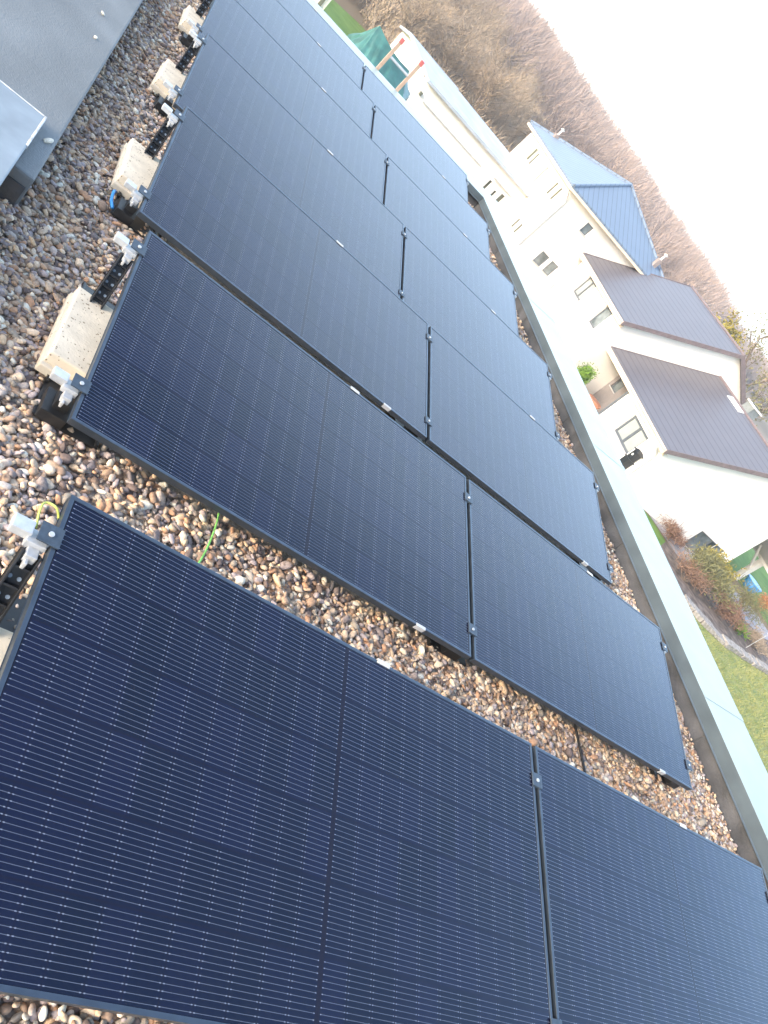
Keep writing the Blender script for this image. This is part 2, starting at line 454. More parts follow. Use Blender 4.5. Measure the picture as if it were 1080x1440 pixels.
g = np.random.default_rng(3)
camxy = np.array([-2.6127, -0.5589])
pts = [scatter(-2.75, -1.85, -0.35, 12, 0.0205, g), scatter(2.0, 2.87, 0.2, 11.88, 0.0205, g), scatter(-2.0, 2.0, -0.5, 0.10, 0.0205, g), scatter(-2.0, 2.0, 10.95, 11.88, .03, g)]
for k in range(NR - 1):
    pts.append(scatter(-1.85, 2.0, k * PIT + 0.98, (k + 1) * PIT + 0.14, 0.0205 if k < 2 else .028, g))
P2 = np.concatenate(pts)
P2 = P2[P2[:, 0] < 2.855]
P2 = P2[~((P2[:, 0] < -2.505) & (P2[:, 1] > 2.93))]     # the felt kerb stands there
dist = np.hypot(P2[:, 0] - camxy[0], P2[:, 1] - camxy[1])
extra = P2[g.uniform(0, 1, len(P2)) < .33] + g.uniform(-.012, .012, (1, 2))
z = -0.012 + g.normal(0, .005, len(P2)) + 0.008 * np.sin(P2[:, 0] * 7.1 + 1.3 * np.sin(P2[:, 1] * 3.3)) * np.sin(P2[:, 1] * 5.3)
ze = 0.004 + g.normal(0, .006, len(extra))
ALL = np.concatenate([np.c_[P2, z], np.c_[extra, ze]])
ALL = ALL[ALL[:, 0] < 2.845]
dist = np.hypot(ALL[:, 0] - camxy[0], ALL[:, 1] - camxy[1])
size = np.clip(g.lognormal(np.log(.0108), .30, len(ALL)), .007, .024)
near = dist < 4.6
Va, Fa, Ra = pebbles(ALL[near], size[near], 2, 11)
Vb, Fb, Rb = pebbles(ALL[~near], size[~near] * 1.12, 1, 12)
me = np_mesh('roof_gravel', np.concatenate([Va, Vb]), np.concatenate([Fa, Fb + len(Va)]), pebble_mat, {'rnd': np.concatenate([Ra, Rb])}, smooth=True)
tag(link('roof_gravel', me), 'rounded brown and grey pebbles spread over the flat roof', 'gravel', kind='stuff')
gbase = M('packed gravel bed', (0.32, 0.265, 0.21), 0.95, var=0.35, scale=45, bump=0.8, bscale=60)
tag(MB().box(-12, 2.869, -9, 11.885, -0.05, -0.018).build('gravel_bed', gbase), 'dark packed grit under the roof pebbles', 'gravel', kind='stuff')

# felt kerb and cover plate at the left ------------------------------
kb = thing('felt_kerb', 'low blue grey felt covered kerb beside the gravel walkway', 'kerb', (-2.51, 2.92, 0))
MB().box(-3.6, 0, 0, 9.6, -0.05, 0.152).build('felt_cover', kerb_felt, kb, bevel=0.012)
fl = MB(); fl.box(-3.6, -0.012, -0.012, -0.001, -0.05, 0.10)
fl.build('end_sheet', membrane, kb)  # thin darker sheet over the kerb's near end face
pl = thing('cover_plate', 'pale metal cover plate lying over the end of the felt kerb', 'cover plate', (-2.60, 3.40, 0.156))
MB().box(-1.7, 0, -1.75, 0, 0.0, 0.045).build('plate', plate_metal, pl, bevel=0.008)
e = MB(); e.box(-0.008, 0.003, -0.36, 0.003, 0.026, 0.0475); e.box(-1.7, -0.009, -0.006, 0.003, 0.03, 0.047)
e.build('worn_edge', plate_worn, pl, bevel=0.003)
# ------------------------------------------------------------------ solar panels
def tilt_y(s, z=0.0):
    """height and depth of a point s metres up the panel, z above its plane, relative to the row's near edge"""
    return (s * math.cos(TILT) - z * math.sin(TILT), ZN + s * math.sin(TILT) + z * math.cos(TILT))

def make_panel():
    root = thing('solar_panel', '', 'solar panel')
    h = L / 2
    fr = MB(); lip = 0.0125; th = 0.032
    fr.box(-h, h, 0, lip, -th, 0); fr.box(-h, h, W - lip, W, -th, 0)
    fr.box(-h, -h + lip, lip, W - lip, -th, -0.0002); fr.box(h - lip, h, lip, W - lip, -th, -0.0002)
    fo = fr.build('frame', frame_metal, root, bevel=0.0012)
    gl = MB(); gl.box(-h + lip, h - lip, lip, W - lip, -0.008, -0.0022)
    gl.build('cell_glass', cell_mat, root)
    for x, y0, y1 in ((0.17, W - 0.011, W + 0.006), (0.68, -0.006, 0.009)):
        c = MB(); c.box(x - 0.029, x + 0.029, y0, y1, 0.0005, 0.0032)
        yo = y1 - 0.002 if y0 > 0.5 else y0
        c.box(x - 0.029, x + 0.029, yo, yo + 0.002, -0.022, 0.0005)
        c.build('drain_clip', clip_white, root)
    return root

ORD = ['nearest', 'second', 'third', 'fourth', 'fifth', 'sixth', 'farthest']
proto = make_panel()
first = True
for k in range(NR):
    for s, side in ((-1, 'walkway'), (1, 'parapet')):
        o = proto if first else copy_tree(proto); first = False
        o.location = (s * (L + GAP) / 2, k * PIT, ZN)
        o.rotation_euler = (TILT, 0, 0)
        row = f'{ORD[k]} row' if k in (0, 6) else f'{ORD[k]} row from camera'
        tag(o, f'black framed solar panel in the {row}, {side} side', 'solar panel', 'tilted solar panels in rows')

def make_mount(side):
    """side -1 left end, 0 between panels, 1 right end; local origin at the row's near edge, x = 0 at the panel edge"""
    root = thing('panel_mount', '', 'panel mount')
    sx = side if side else 1
    tr = MB()
    a, b = (-0.13, 0.20) if side else (-0.14, 0.14)
    def bx(m, x0, x1, *r): m.box(min(sx * x0, sx * x1), max(sx * x0, sx * x1), *r)
    # tray on the gravel: floor, two raised rims and a short front foot
    x0, x1 = (-0.16, 0.085) if side else (-0.14, 0.14)
    bx(tr, x0, x1, 0.10, 1.02, 0.004, 0.016)
    bx(tr, x0, x0 + 0.012, 0.10, 1.02, 0.016, 0.03); bx(tr, x1 - 0.012, x1, 0.28, 1.02, 0.016, 0.03)
    fx0, fx1 = (-0.02, 0.075) if side else (-0.05, 0.05)
    bx(tr, fx0, fx1, 0.085, 0.215, 0.016, 0.062); bx(tr, fx0 + 0.015, fx1 - 0.03, 0.12, 0.20, 0.062, 0.10)
    bx(tr, fx0, fx1, 0.70, 0.93, 0.016, 0.055)
    tr.build('base_tray', black_plastic, root, bevel=0.003)
    # tall rear strut leaning back up to the far clamp, a channel with a row of lightening holes
    cx = 0.03 if side else 0.0
    p0, p1 = Vector((0, 0.775, 0.05)), Vector((0, 0.935, 0.285))
    d = (p1 - p0); ln = d.length; d.normalize()
    m = Matrix.Translation((sx * cx, p0.y, p0.z)) @ Matrix.Rotation(math.atan2(d.z, d.y), 4, 'X')
    st = MB()
    st.box(-0.028, 0.028, 0, ln, -0.008, 0.0, m)
    st.box(-0.028, -0.021, 0, ln, 0.0, 0.022, m); st.box(0.021, 0.028, 0, ln, 0.0, 0.022, m)
    for j in range(5):
        st.box(-0.021, 0.021, 0.025 + j * ln / 5.4, 0.032 + j * ln / 5.4, 0.0, 0.018, m)
    so = st.build('rear_strut', black_plastic, root, bevel=0.0015)
    for j in range(4):
        for q in (-0.013, 0.012):
            rv = MB(); rv.tube([m @ Vector((q, 0.05 + j * ln / 5.4, 0.0)), m @ Vector((q, 0.05 + j * ln / 5.4, 0.003))], 0.006, 8)
            rv.build('hole_dot', grey_tab, so)  # pale discs put in for the light dots of the strut's holes
    if side:
        tb = MB(); bx(tb, 0.062, 0.074, 0.72, 0.80, 0.05, 0.085); tb.build('side_tab', grey_tab, root, bevel=0.002); tb = MB(); bx(tb, -0.012, 0.0, 0.73, 0.83, 0.05, 0.09)
        tb.build('side_tab', grey_tab, root, bevel=0.002)
    for s in (0.155, 0.985):
        yc, zc = tilt_y(s)
        if side:
            br = MB()
            if side < 0:
                bx(br, 0.052, 0.108, yc - 0.016, yc + 0.030, zc - 0.036, zc - 0.008)      # pale box end of the rail
                bx(br, 0.004, 0.060, yc - 0.030, yc + 0.018, zc - 0.046, zc - 0.020)
                bx(br, 0.014, 0.046, yc - 0.062, yc - 0.030, zc - 0.062, zc - 0.034)
                bx(br, 0.030, 0.040, yc - 0.080, yc - 0.058, zc - 0.070, zc - 0.046)
            else:
                bx(br, 0.010, 0.052, yc - 0.022, yc + 0.024, zc - 0.046, zc - 0.012)
            br.build('rail_bracket', aluminium, root, bevel=0.003)
        cm = Matrix.Translation((0, yc, zc)) @ Matrix.Rotation(TILT, 4, 'X')
        cl = MB()
        if side:
            x0, x1 = sorted((sx * -0.018, sx * 0.044))
            cl.box(x0, x1, -0.030, 0.030, 0.0006, 0.0062, cm)
            x0, x1 = sorted((sx * 0.004, sx * 0.008)); cl.box(x0, x1, -0.030, 0.030, -0.03, 0.0006, cm)
        else:
            cl.box(-0.030, 0.030, -0.027, 0.027, 0.0006, 0.0062, cm)
            cl.box(-0.009, 0.009, -0.027, 0.027, -0.05, 0.0006, cm)
        co = cl.build('clamp', clamp_metal, root, bevel=0.0012)
        bo = MB(); xb = sx * 0.013 if side else 0
        bo.tube([cm @ Vector((xb, 0, 0.0062)), cm @ Vector((xb, 0, 0.0105))], 0.0075, 12)
        bo.build('bolt', aluminium, co)
    return root
ml, mm_, mr = make_mount(-1), make_mount(0), make_mount(1)
for k in range(NR):
    row = f'{ORD[k]} row' if k in (0, 6) else f'{ORD[k]} row from camera'
    for src, x, wh, grp in ((ml, -(L + GAP / 2), 'at the walkway end of', 'mounts at the row ends'), (mm_, 0, 'between the two panels of', 'mounts between panels'), (mr, L + GAP / 2, 'at the parapet end of', 'mounts at the row ends')):
        o = src if k == 0 else copy_tree(src)
        o.location = (x, k * PIT, 0)
        tag(o, f'black and silver panel mount {wh} the {row}', 'panel mount', grp)

# ballast slabs -----------------------------------------------------
def slab_mesh(rs):
    b = MB(); x0, x1, y0, y1 = -0.135, 0.135, -0.25, 0.25
    b.hull8([(x0 - .012, y0 - .03, 0), (x1 + .012, y0 - .03, 0), (x1 + .012, y1 + .008, 0), (x0 - .012, y1 + .008, 0),
             (x0 - .010, y0 - .028, .038), (x1 + .01, y0 - .028, .038), (x1 + .01, y1 + .006, .038), (x0 - .010, y1 + .006, .038)])
    b.hull8([(x0 - .004, y0 - .006, .036), (x1, y0 - .006, .036), (x1, y1, .036), (x0 - .004, y1, .036), (x0, y0, .085), (x1, y0, .085), (x1, y1, .085), (x0, y1, .085)])
    me = b.mesh('ballast_slab', slab_mat, bevel=0.007)
    return me
sm = slab_mesh(1)
for k, (dx, dy, rz) in enumerate([(0.005, -0.01, 0.4), (0.0, 0.0, -1.0), (-0.015, 0.02, 2.0), (-0.012, 0.01, -1.5), (-0.005, 0.02, 1.2)]):
    o = link('ballast_slab', sm)
    o.location = (-2.055 + dx, k * PIT + 0.59 + dy, 0.016); o.rotation_euler = (0, 0, R_(rz))
    row = f'{ORD[k]} row' + ('' if k == 0 else ' from camera')
    tag(o, f'beige concrete ballast slab at the walkway end of the {row}', 'ballast slab', 'concrete ballast slabs')

# cables --------------------------------------------------------------
def wiggle(pts, n=6):
    """smooth a polyline (Catmull-Rom)"""
    P = [Vector(p) for p in pts]; P = [2 * P[0] - P[1]] + P + [2 * P[-1] - P[-2]]; out = []
    for i in range(1, len(P) - 2):
        for j in range(n):
            u = j / n
            out.append(0.5 * ((2 * P[i]) + (-P[i - 1] + P[i + 1]) * u + (2 * P[i - 1] - 5 * P[i] + 4 * P[i + 1] - P[i + 2]) * u * u + (-P[i - 1] + 3 * P[i] - 3 * P[i + 1] + P[i + 2]) * u ** 3))
    out.append(P[-2]); return out
tag(MB().tube(wiggle([(-1.62, 0.9, 0.05), (-1.58, 1.12, 0.025), (-1.50, 1.35, 0.02), (-1.43, 1.53, 0.025), (-1.40, 1.72, 0.05), (-1.40, 1.9, 0.06)]), 0.0042, 8).build('ground_cable', green_cable_m, smooth=True),
    'thin green earth cable crossing the pebbles between the two nearest panel rows', 'cable')
yellow_cable_m = M('yellow green cable', (0.50, 0.55, 0.12), 0.45, var=0.2, scale=50)
tag(MB().tube(wiggle([(-2.115, 1.00, 0.30), (-2.128, 1.04, 0.325), (-2.12, 1.075, 0.325), (-2.09, 1.07, 0.33), (-2.06, 1.05, 0.30)]), 0.0034, 8).build('earth_lead', yellow_cable_m, smooth=True),
    'short yellow green earth lead looped over the clamp of the nearest panel row', 'cable')
tag(MB().tube(wiggle([(1.00, 0.95, 0.06), (1.03, 1.15, 0.022), (1.015, 1.35, 0.022), (1.04, 1.55, 0.024), (1.03, 1.8, 0.05)]), 0.0075, 8).build('power_cable', black_plastic, smooth=True),
    'black power cable lying on the pebbles near the parapet side panels', 'cable')
bl = MB()
bl.tube(wiggle([(-2.175, 3.62, 0.03), (-2.185, 3.57, 0.045), (-2.18, 3.50, 0.035), (-2.16, 3.44, 0.028)]), 0.009, 6)
tag(bl.build('cable_sleeve', blue_plastic, smooth=True), 'small blue plastic sleeve on pebbles beside the third row mount', 'cable sleeve')

# ladder over the far parapet -----------------------------------------
LD = thing('ladder', 'pale ladder with red end caps rising above the far parapet', 'ladder', (0.50, 12.56, -0.2))
for x in (0.0, 0.42):
    r = MB(); r.box(x - 0.025, x + 0.025, -0.02, 0.02, -2.6, 0.92); rr = r.build('stile', timber, LD)
    k = MB(); k.box(x - 0.03, x + 0.03, -0.026, 0.026, 0.92, 1.0); k.build('end_cap', red_cap, LD, bevel=0.006)
for z_ in (0.50, 0.78, 0.22, -0.06, -0.34):
    if z_ == 0.50 or z_ < 0.3:
        MB().tube([(0.022, 0, z_ + 0.2), (0.398, 0, z_ + 0.2)], 0.02, 10).build('rung', aluminium, LD)

# ------------------------------------------------------------------ houses
def wall_quad(mb, o, u, v, wd, ht, holes=(), depth=0.14, nrm=None):
    """rectangle o + a*u + b*v with holes (a0,a1,b0,b1) that get reveals going in along -nrm"""
    o, u, v = Vector(o), Vector(u), Vector(v)
    As = sorted({0, wd, *[h[0] for h in holes], *[h[1] for h in holes]})
    Bs = sorted({0, ht, *[h[2] for h in holes], *[h[3] for h in holes]})
    P = lambda a, b, d=0: o + u * a + v * b - nrm * d
    for a0, a1 in zip(As, As[1:]):
        for b0, b1 in zip(Bs, Bs[1:]):
            ca, cb = (a0 + a1) / 2, (b0 + b1) / 2
            if any(h[0] < ca < h[1] and h[2] < cb < h[3] for h in holes):
                continue
            mb.quad(P(a0, b0), P(a1, b0), P(a1, b1), P(a0, b1))
    for a0, a1, b0, b1 in holes:
        for (p, q) in (((a0, b0), (a1, b0)), ((a1, b0), (a1, b1)), ((a1, b1), (a0, b1)), ((a0, b1), (a0, b0))):
            mb.quad(P(*p), P(*q), P(*q, depth), P(*p, depth))

def window(parent, o, u, v, nrm, h, depth=0.11, mull=1, fm=None, gm=None, fw=0.055, sill=True, label=None):
    o, u, v = Vector(o), Vector(u), Vector(v)
    a0, a1, b0, b1 = h
    fm = fm or win_frame; gm = gm or win_glass
    mt = Matrix((( *u, 0), (*v, 0), (*nrm, 0), (0, 0, 0, 1))).transposed()
    mt.translation = o - nrm * depth
    f = MB()
    f.box(a0, a1, b0, b0 + fw, -0.03, 0.03, mt); f.box(a0, a1, b1 - fw, b1, -0.03, 0.03, mt)
    f.box(a0, a0 + fw, b0 + fw, b1 - fw, -0.03, 0.03, mt); f.box(a1 - fw, a1, b0 + fw, b1 - fw, -0.03, 0.03, mt)
    for k in range(1, mull):
        x = a0 + (a1 - a0) * k / mull
        f.box(x - fw * .7, x + fw * .7, b0 + fw, b1 - fw, -0.03, 0.03, mt)
    fo = f.build('window', fm, parent)
    if label: fo['label'] = label
    p = MB(); p.box(a0 + fw * .8, a1 - fw * .8, b0 + fw * .8, b1 - fw * .8, -0.012, 0.0, mt)
    p.build('pane', gm, fo)
    if sill:
        s = MB(); s.box(a0 - 0.04, a1 + 0.04, b0 - 0.045, b0 - 0.004, 0.03, depth + 0.05, mt)
        s.build('sill', pipe_white, fo)
    return fo

XM, YM, ZU = Vector((-1, 0, 0)), Vector((0, -1, 0)), Vector((0, 0, 1))
# house C: nearest of the neighbours, low dark gable roof, porch behind
def gable_roof(parent, xe, xr, xe2, ze, zr, ze2, y0, y1, m, th=0.16, ridge=True):
    r = MB()
    r.prism([(xe, ze), (xr, zr), (xe2, ze2), (xe2, ze2 - th), (xr, zr - th), (xe, ze - th)], 1, y0, y1)
    ro = r.build('roof', m, parent)
    for a, b in ((y0 - 0.035, y0 - 0.002), (y1 + 0.002, y1 + 0.035)):
        v = MB(); v.prism([(xe - .02, ze + .03), (xr, zr + .04), (xe2 + .02, ze2 + .03), (xe2 + .02, ze2 - th - .05), (xr, zr - th - .05), (xe - .02, ze - th - .05)], 1, a, b)
        v.build('verge', verge_brown, ro)
    f = MB(); f.box(xe - 0.03, xe - 0.003, y0, y1, ze - th - 0.12, ze - 0.03)
    f.build('fascia', render_cream, ro)
    gt = MB(); gt.tube([(xe - 0.075, y0 + .02, ze - 0.09), (xe - 0.075, y1 - .02, ze - 0.09)], 0.05, 8)
    gt.build('gutter', pipe_white, ro)
    sf = MB(); sf.box(xe, xe + 0.36, y0 + .05, y1 - .05, ze - th - 0.05, ze - th - 0.03); sf.build('soffit', render_cream, ro)
    if ridge:
        q = MB(); q.tube([(xr, y0, zr + 0.015), (xr, y1, zr + 0.015)], 0.07, 8); q.build('ridge_cap', verge_brown, ro)
    return ro

hc = thing('gabled_house', 'white house with a low brown tiled gable roof nearest to the parapet, garden beside it', 'house')
wc = MB(); xC, yC, yC2 = 23.0, 25.17, 29.9
wh = (28.37 - 26.56); 
cw = (yC2 - 28.42, yC2 - 26.56, -4.70 - G, -3.50 - G)       # facade runs from yC2 down to yC
wall_quad(wc, (xC, yC2, G), (0, -1, 0), ZU, yC2 - yC, -3.02 - G, [cw], nrm=XM)
gw = (28.58 - xC, 30.82 - xC, 0.06, 1.15)
wall_quad(wc, (xC, yC, G), (1, 0, 0), ZU, 31.6 - xC, -3.1 - G, [gw], nrm=YM)
wc.quad((xC, yC, -3.1), (31.6, yC, -3.1), (31.6, yC, -1.68), (28.53, yC, -0.2), (xC, yC, -2.93))
wc.quad((31.6, yC, G), (31.6, 33.2, G), (31.6, 33.2, -1.6), (31.6, yC, -1.6))
wc.quad((xC, yC2, G), (24.5, yC2, G), (24.5, yC2, -2.7), (xC, yC2, -2.9))
wc.build('wall', render_white, hc)
rcs = MB(); wall_quad(rcs, (24.4, 33.17, G), (0, -1, 0), ZU, 33.17 - yC2, -2.5 - G, [(0.25, 0.95, 1.36, 2.0)], nrm=XM)
rcs.build('porch_wall', render_grey, hc)
window(hc, (24.4, 33.17, G), (0, -1, 0), ZU, XM, (0.25, 0.95, 1.36, 2.0), fw=0.07, mull=1, sill=True)
window(hc, (xC, yC2, G), (0, -1, 0), ZU, XM, cw, mull=2, gm=win_blind, fw=0.12, label='square window with pale blinds')
window(hc, (xC, yC, G), (1, 0, 0), ZU, YM, gw, mull=2, fw=0.06, label='wide window with dark reflecting glass')
gable_roof(hc, 22.65, 28.53, 36.3, -2.95, -0.02, -3.85, 24.95, 33.17, roof_dark_x)
dp = MB(); dp.tube(wiggle([(22.58, 25.45, -3.0), (22.62, 25.42, -3.25), (22.93, 25.36, -3.55), (22.94, 25.36, -4.0), (22.94, 25.36, G)], 4), 0.045, 8)
dp.build('downpipe', pipe_white, hc, smooth=True)
for px in (35.9,):
    for py in (27.3, 32.9):
        MB().box(px - .16, px + .16, py - .16, py + .16, G, -3.80).build('porch_post', render_white, hc, bevel=0.01)
bm_ = MB(); bm_.box(35.75, 36.05, 25.0, 33.1, -3.995, -3.805); bm_.build('porch_beam', render_white, hc)
br_ = MB(); br_.tube([(35.9, 27.3, -4.75), (34.6, 27.3, -3.4)], 0.08, 6); br_.build('porch_brace', render_white, hc)
pc = MB(); pc.prism([(31.7, -1.86), (36.1, -4.0), (36.1, -3.97), (31.7, -1.83)], 1, 25.2, 31.55); pc.build('porch_ceiling', render_white, hc)
pw = MB(); pw.box(31.62, 35.4, 31.6, 31.75, G, -2.6); pw.build('porch_back_wall', M('lilac grey render', (0.36, 0.34, 0.37), .8), hc)
dk = MB(); dk.tube([(22.96, 29.93, G), (22.96, 29.93, -3.2)], 0.06, 8); dk.build('downpipe', win_frame, hc)
ch = MB(); ch.box(29.0, 29.6, 30.35, 31.05, -0.9, 0.42); cho = ch.build('chimney', M('grey chimney cladding', (0.20, 0.22, 0.22), 0.6), hc)
ct = MB(); ct.box(28.93, 29.67, 30.28, 31.12, 0.422, 0.50)
ct.build('chimney_cap', render_white, cho)
fl2 = MB()
for yy in (30.45, 30.75): fl2.box(29.15, 29.4, yy, yy + 0.17, 0.502, 0.54)
fl2.build('flue', black_lamp, cho)
sk = MB(); sk.prism([(28.12, -0.215), (28.42, -0.065), (28.42, -0.035), (28.12, -0.185)], 1, 29.9, 31.3)
sk.build('skylight', M('pale skylight flashing', (0.6, 0.62, 0.63), 0.4), hc)

# house B: taller dark gable roof behind house C
hb = thing('gabled_house', 'white house with a brown gable roof between the blue roof and the low roof', 'house')
xB, yB, yB2 = 22.1, 33.19, 40.34
wb = MB()
w1 = (yB2 - 38.66, yB2 - 37.43, -3.2 - G, -2.01 - G); w2 = (yB2 - 35.45, yB2 - 34.56, -3.22 - G, -2.01 - G)
wall_quad(wb, (xB, yB2, G), (0, -1, 0), ZU, yB2 - yB, -1.66 - G, [w1, w2], nrm=XM)
wb.quad((xB, yB, G), (34.2, yB, G), (34.2, yB, -1.62), (28.13, yB, 1.38), (xB, yB, -1.62))
wb.quad((34.2, yB, G), (34.2, yB2, G), (34.2, yB2, -1.62), (34.2, yB, -1.62))
wb.build('wall', render_white, hb)
window(hb, (xB, yB2, G), (0, -1, 0), ZU, XM, w1, mull=2, gm=win_blind, fw=0.09)
window(hb, (xB, yB2, G), (0, -1, 0), ZU, XM, w2, mull=1, fw=0.09)
gable_roof(hb, 21.75, 28.13, 34.5, -1.68, 1.5, -1.68, 32.95, 40.32, roof_dark_x)
dp = MB(); dp.tube(wiggle([(21.68, 40.15, -1.78), (21.75, 40.2, -2.0), (22.03, 40.24, -2.35), (22.03, 40.24, -3.0), (22.03, 40.24, G)], 4), 0.04, 8)
dp.build('downpipe', pipe_white, hb, smooth=True)

# house A: tall house under a blue hipped roof
ha = thing('hipped_house', 'tall white house under a blue grey hipped sheet roof', 'house')
xA, yA, yA2, zA = 18.45, 40.36, 49.6, -0.02
wa = MB()
wins_x = [(49.6 - 47.5, 49.6 - 47.0, -1.26 - G, -.45 - G), (49.6 - 46.78, 49.6 - 46.42, -1.31 - G, -.51 - G), (49.6 - 44.54, 49.6 - 44.3, -1.66 - G, -.5 - G),
          (49.6 - 42.34, 49.6 - 42.0, -1.29 - G, -.5 - G), (49.6 - 41.55, 49.6 - 41.2, -1.28 - G, -.47 - G), (49.6 - 42.22, 49.6 - 41.9, -3.77 - G, -3.14 - G), (49.6 - 41.53, 49.6 - 41.2, -3.78 - G, -3.15 - G)]
# split the facade: upper and lower holes overlap in a, so build as one grid
wall_quad(wa, (xA, yA2, G), (0, -1, 0), ZU, yA2 - yA, zA - G, wins_x, nrm=XM, depth=.18)
wins_y = [(20.5 - xA, 21.03 - xA, -1.08 - G, -.5 - G), (20.0 - xA, 20.63 - xA, -3.9 - G, -3.16 - G), (20.86 - xA, 21.45 - xA, -3.9 - G, -3.14 - G)]
wall_quad(wa, (xA, yA, G), (1, 0, 0), ZU, 27.6 - xA, zA - G, wins_y, nrm=YM)
wa.quad((27.6, yA, G), (27.6, yA2, G), (27.6, yA2, zA), (27.6, yA, zA))
wa.build('wall', render_white, ha)
for h_ in wins_x: window(ha, (xA, yA2, G), (0, -1, 0), ZU, XM, h_, mull=1, fm=shutter, gm=shutter, fw=0.05, sill=False, depth=.1)
for h_ in wins_y: window(ha, (xA, yA, G), (1, 0, 0), ZU, YM, h_, mull=1, fw=0.05)
ex0, ex1, ey0, ey1, ez = 18.07, 28.0, 39.94, 49.99, 0.1
ap = (23.05, 44.95, 2.25)
def hip_face(name, p, q, m, par):
    t_ = 0.10
    b = MB(); n3 = [Vector(p), Vector(q), Vector(ap)]
    i = len(b.v); lo = [tuple(Vector(x_) - Vector((0, 0, t_))) for x_ in n3]
    b.quad(*n3); b.quad(*lo[::-1])
    for a_, c_ in ((0, 1), (1, 2), (2, 0)): b.quad(n3[a_], lo[a_], lo[c_], n3[c_])
    return b.build(name, m, par)
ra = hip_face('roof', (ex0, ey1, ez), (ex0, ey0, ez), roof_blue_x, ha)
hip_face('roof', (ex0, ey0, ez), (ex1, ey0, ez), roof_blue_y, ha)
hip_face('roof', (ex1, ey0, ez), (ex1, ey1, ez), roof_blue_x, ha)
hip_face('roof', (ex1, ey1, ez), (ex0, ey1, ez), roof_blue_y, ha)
hc_ = MB()
for q in ((ex0, ey0, ez), (ex1, ey0, ez), (ex0, ey1, ez)): hc_.tube([Vector(q) + Vector((0, 0, .02)), Vector(ap) + Vector((0, 0, .02))], 0.09, 8)
hc_.build('hip_cap', roof_blue_y, ra)
ga = MB(); ga.box(ex0 - .05, ex0 + .0, ey0, ey1, ez - 0.24, ez - 0.105); ga.box(ex0, ex1, ey0 - .05, ey0, ez - 0.24, ez - 0.105)
ga.build('fascia', render_cream, ra)
so_ = MB(); so_.box(ex0 + .002, xA, ey0 + .002, ey1, ez - .26, ez - .22); so_.box(xA, ex1, ey0 + .002, yA, ez - .26, ez - .22); so_.build('soffit', render_cream, ra)
dp = MB(); dp.tube(wiggle([(18.12, 40.1, -.1), (18.3, 40.2, -.3), (18.62, 40.31, -.62), (18.66, 40.31, -1.2), (18.68, 40.31, G)], 4), 0.035, 8)
dp.build('downpipe', pipe_white, ha, smooth=True)
vent_m = M('brown vent stack', (0.28, 0.23, 0.21), 0.8)
for (vx, vy, vz) in ((19.3, 48.6, 0.5), (25.9, 41.2, 0.75)):
    v_ = MB(); v_.box(vx - .13, vx + .13, vy - .13, vy + .13, vz - .35, vz + .34); vo = v_.build('chimney', vent_m, ha)
    v_ = MB(); v_.tube([(vx, vy, vz + .342), (vx, vy, vz + .78)], 0.06, 8); v_.tube([(vx - .13, vy, vz + .70), (vx + .13, vy, vz + .70)], .04, 6)
    v_.build('chimney_pot', render_white, vo)
pg = MB()

# house D: long low white building with a pale roof at the far end
hd = thing('long_house', 'long low white building with a pale sheet roof behind the ladder', 'house')
wd_ = MB(); yD, xD = 43.5, 9.75
trio = [(16.22 - xD, 16.42 - xD, -3.75 - G, -3.1 - G), (16.85 - xD, 17.02 - xD, -3.65 - G, -3.28 - G), (17.3 - xD, 17.58 - xD, -3.75 - G, -3.12 - G)]
wall_quad(wd_, (xD, yD, G), (1, 0, 0), ZU, 18.44 - xD, -2.16 - G, trio, nrm=YM)
wd_.quad((xD, yD, G), (xD, 53, G), (xD, 53, -2.2), (xD, 48.9, -1.85), (xD, yD, -2.16))
wd_.build('wall', render_white, hd)
for h_ in trio: window(hd, (xD, yD, G), (1, 0, 0), ZU, YM, h_, mull=1, fm=shutter, gm=shutter, fw=.04, sill=False)
rd = MB()
rd.hull8([(10.0, 43.2, -2.2), (18.42, 43.2, -2.2), (18.42, 48.9, -2.02), (9.2, 48.9, -1.85), (10.0, 43.2, -2.05), (18.42, 43.2, -2.05), (18.42, 48.9, -1.88), (9.2, 48.9, -1.68)])
rd.hull8([(9.2, 48.92, -1.85), (13.4, 48.92, -1.9), (13.4, 53.3, -2.3), (9.5, 53.3, -2.3), (9.2, 48.92, -1.68), (13.2, 48.92, -1.7), (13.2, 53.3, -2.15), (9.5, 53.3, -2.15)])
rdo = rd.build('roof', roof_pale, hd)
ln_ = MB(); ln_.box(10.6, 15.25, yD - .07, yD - .002, -3.02, -2.95); ln_.box(16.25, 17.8, yD - .16, yD - .002, -2.88, -2.82)
ln_.build('ledge', pipe_white, hd)
lp = MB(); lp.box(10.15, 10.3, yD - .12, yD - .002, -2.9, -2.72); lp.build('lamp', shutter, hd)

# little wall lamps and fittings on the neighbours' walls
for (nm, loc, sz, lab) in (('wall_lamp', (25.2, 27.6, -5.0), (.25, .2, .35), None),):
    pass
lt = thing('garden_lantern', 'black garden lantern standing at the corner of the low roofed house', 'lantern', (22.75, 25.9, G))
b = MB(); b.box(-.20, .20, -.17, .17, 0, 1.0); b.box(-.24, .24, -.20, .20, 1.0, 1.05); b.box(-.17, .17, -.15, .15, 1.05, 1.50); b.build('lantern_body', black_lamp, lt, bevel=.008)
b = MB(); b.hull8([(-.26, -.23, 1.502), (.26, -.23, 1.502), (.26, .23, 1.502), (-.26, .23, 1.502), (-.10, -.08, 1.62), (.10, -.08, 1.62), (.10, .08, 1.62), (-.10, .08, 1.62)]); b.build('lantern_cap', black_lamp, lt)
b = MB(); b.tube([(-.171, -.02, 1.28), (-.19, -.02, 1.28)], .06, 10); b.build('lantern_glass', clip_white, lt)

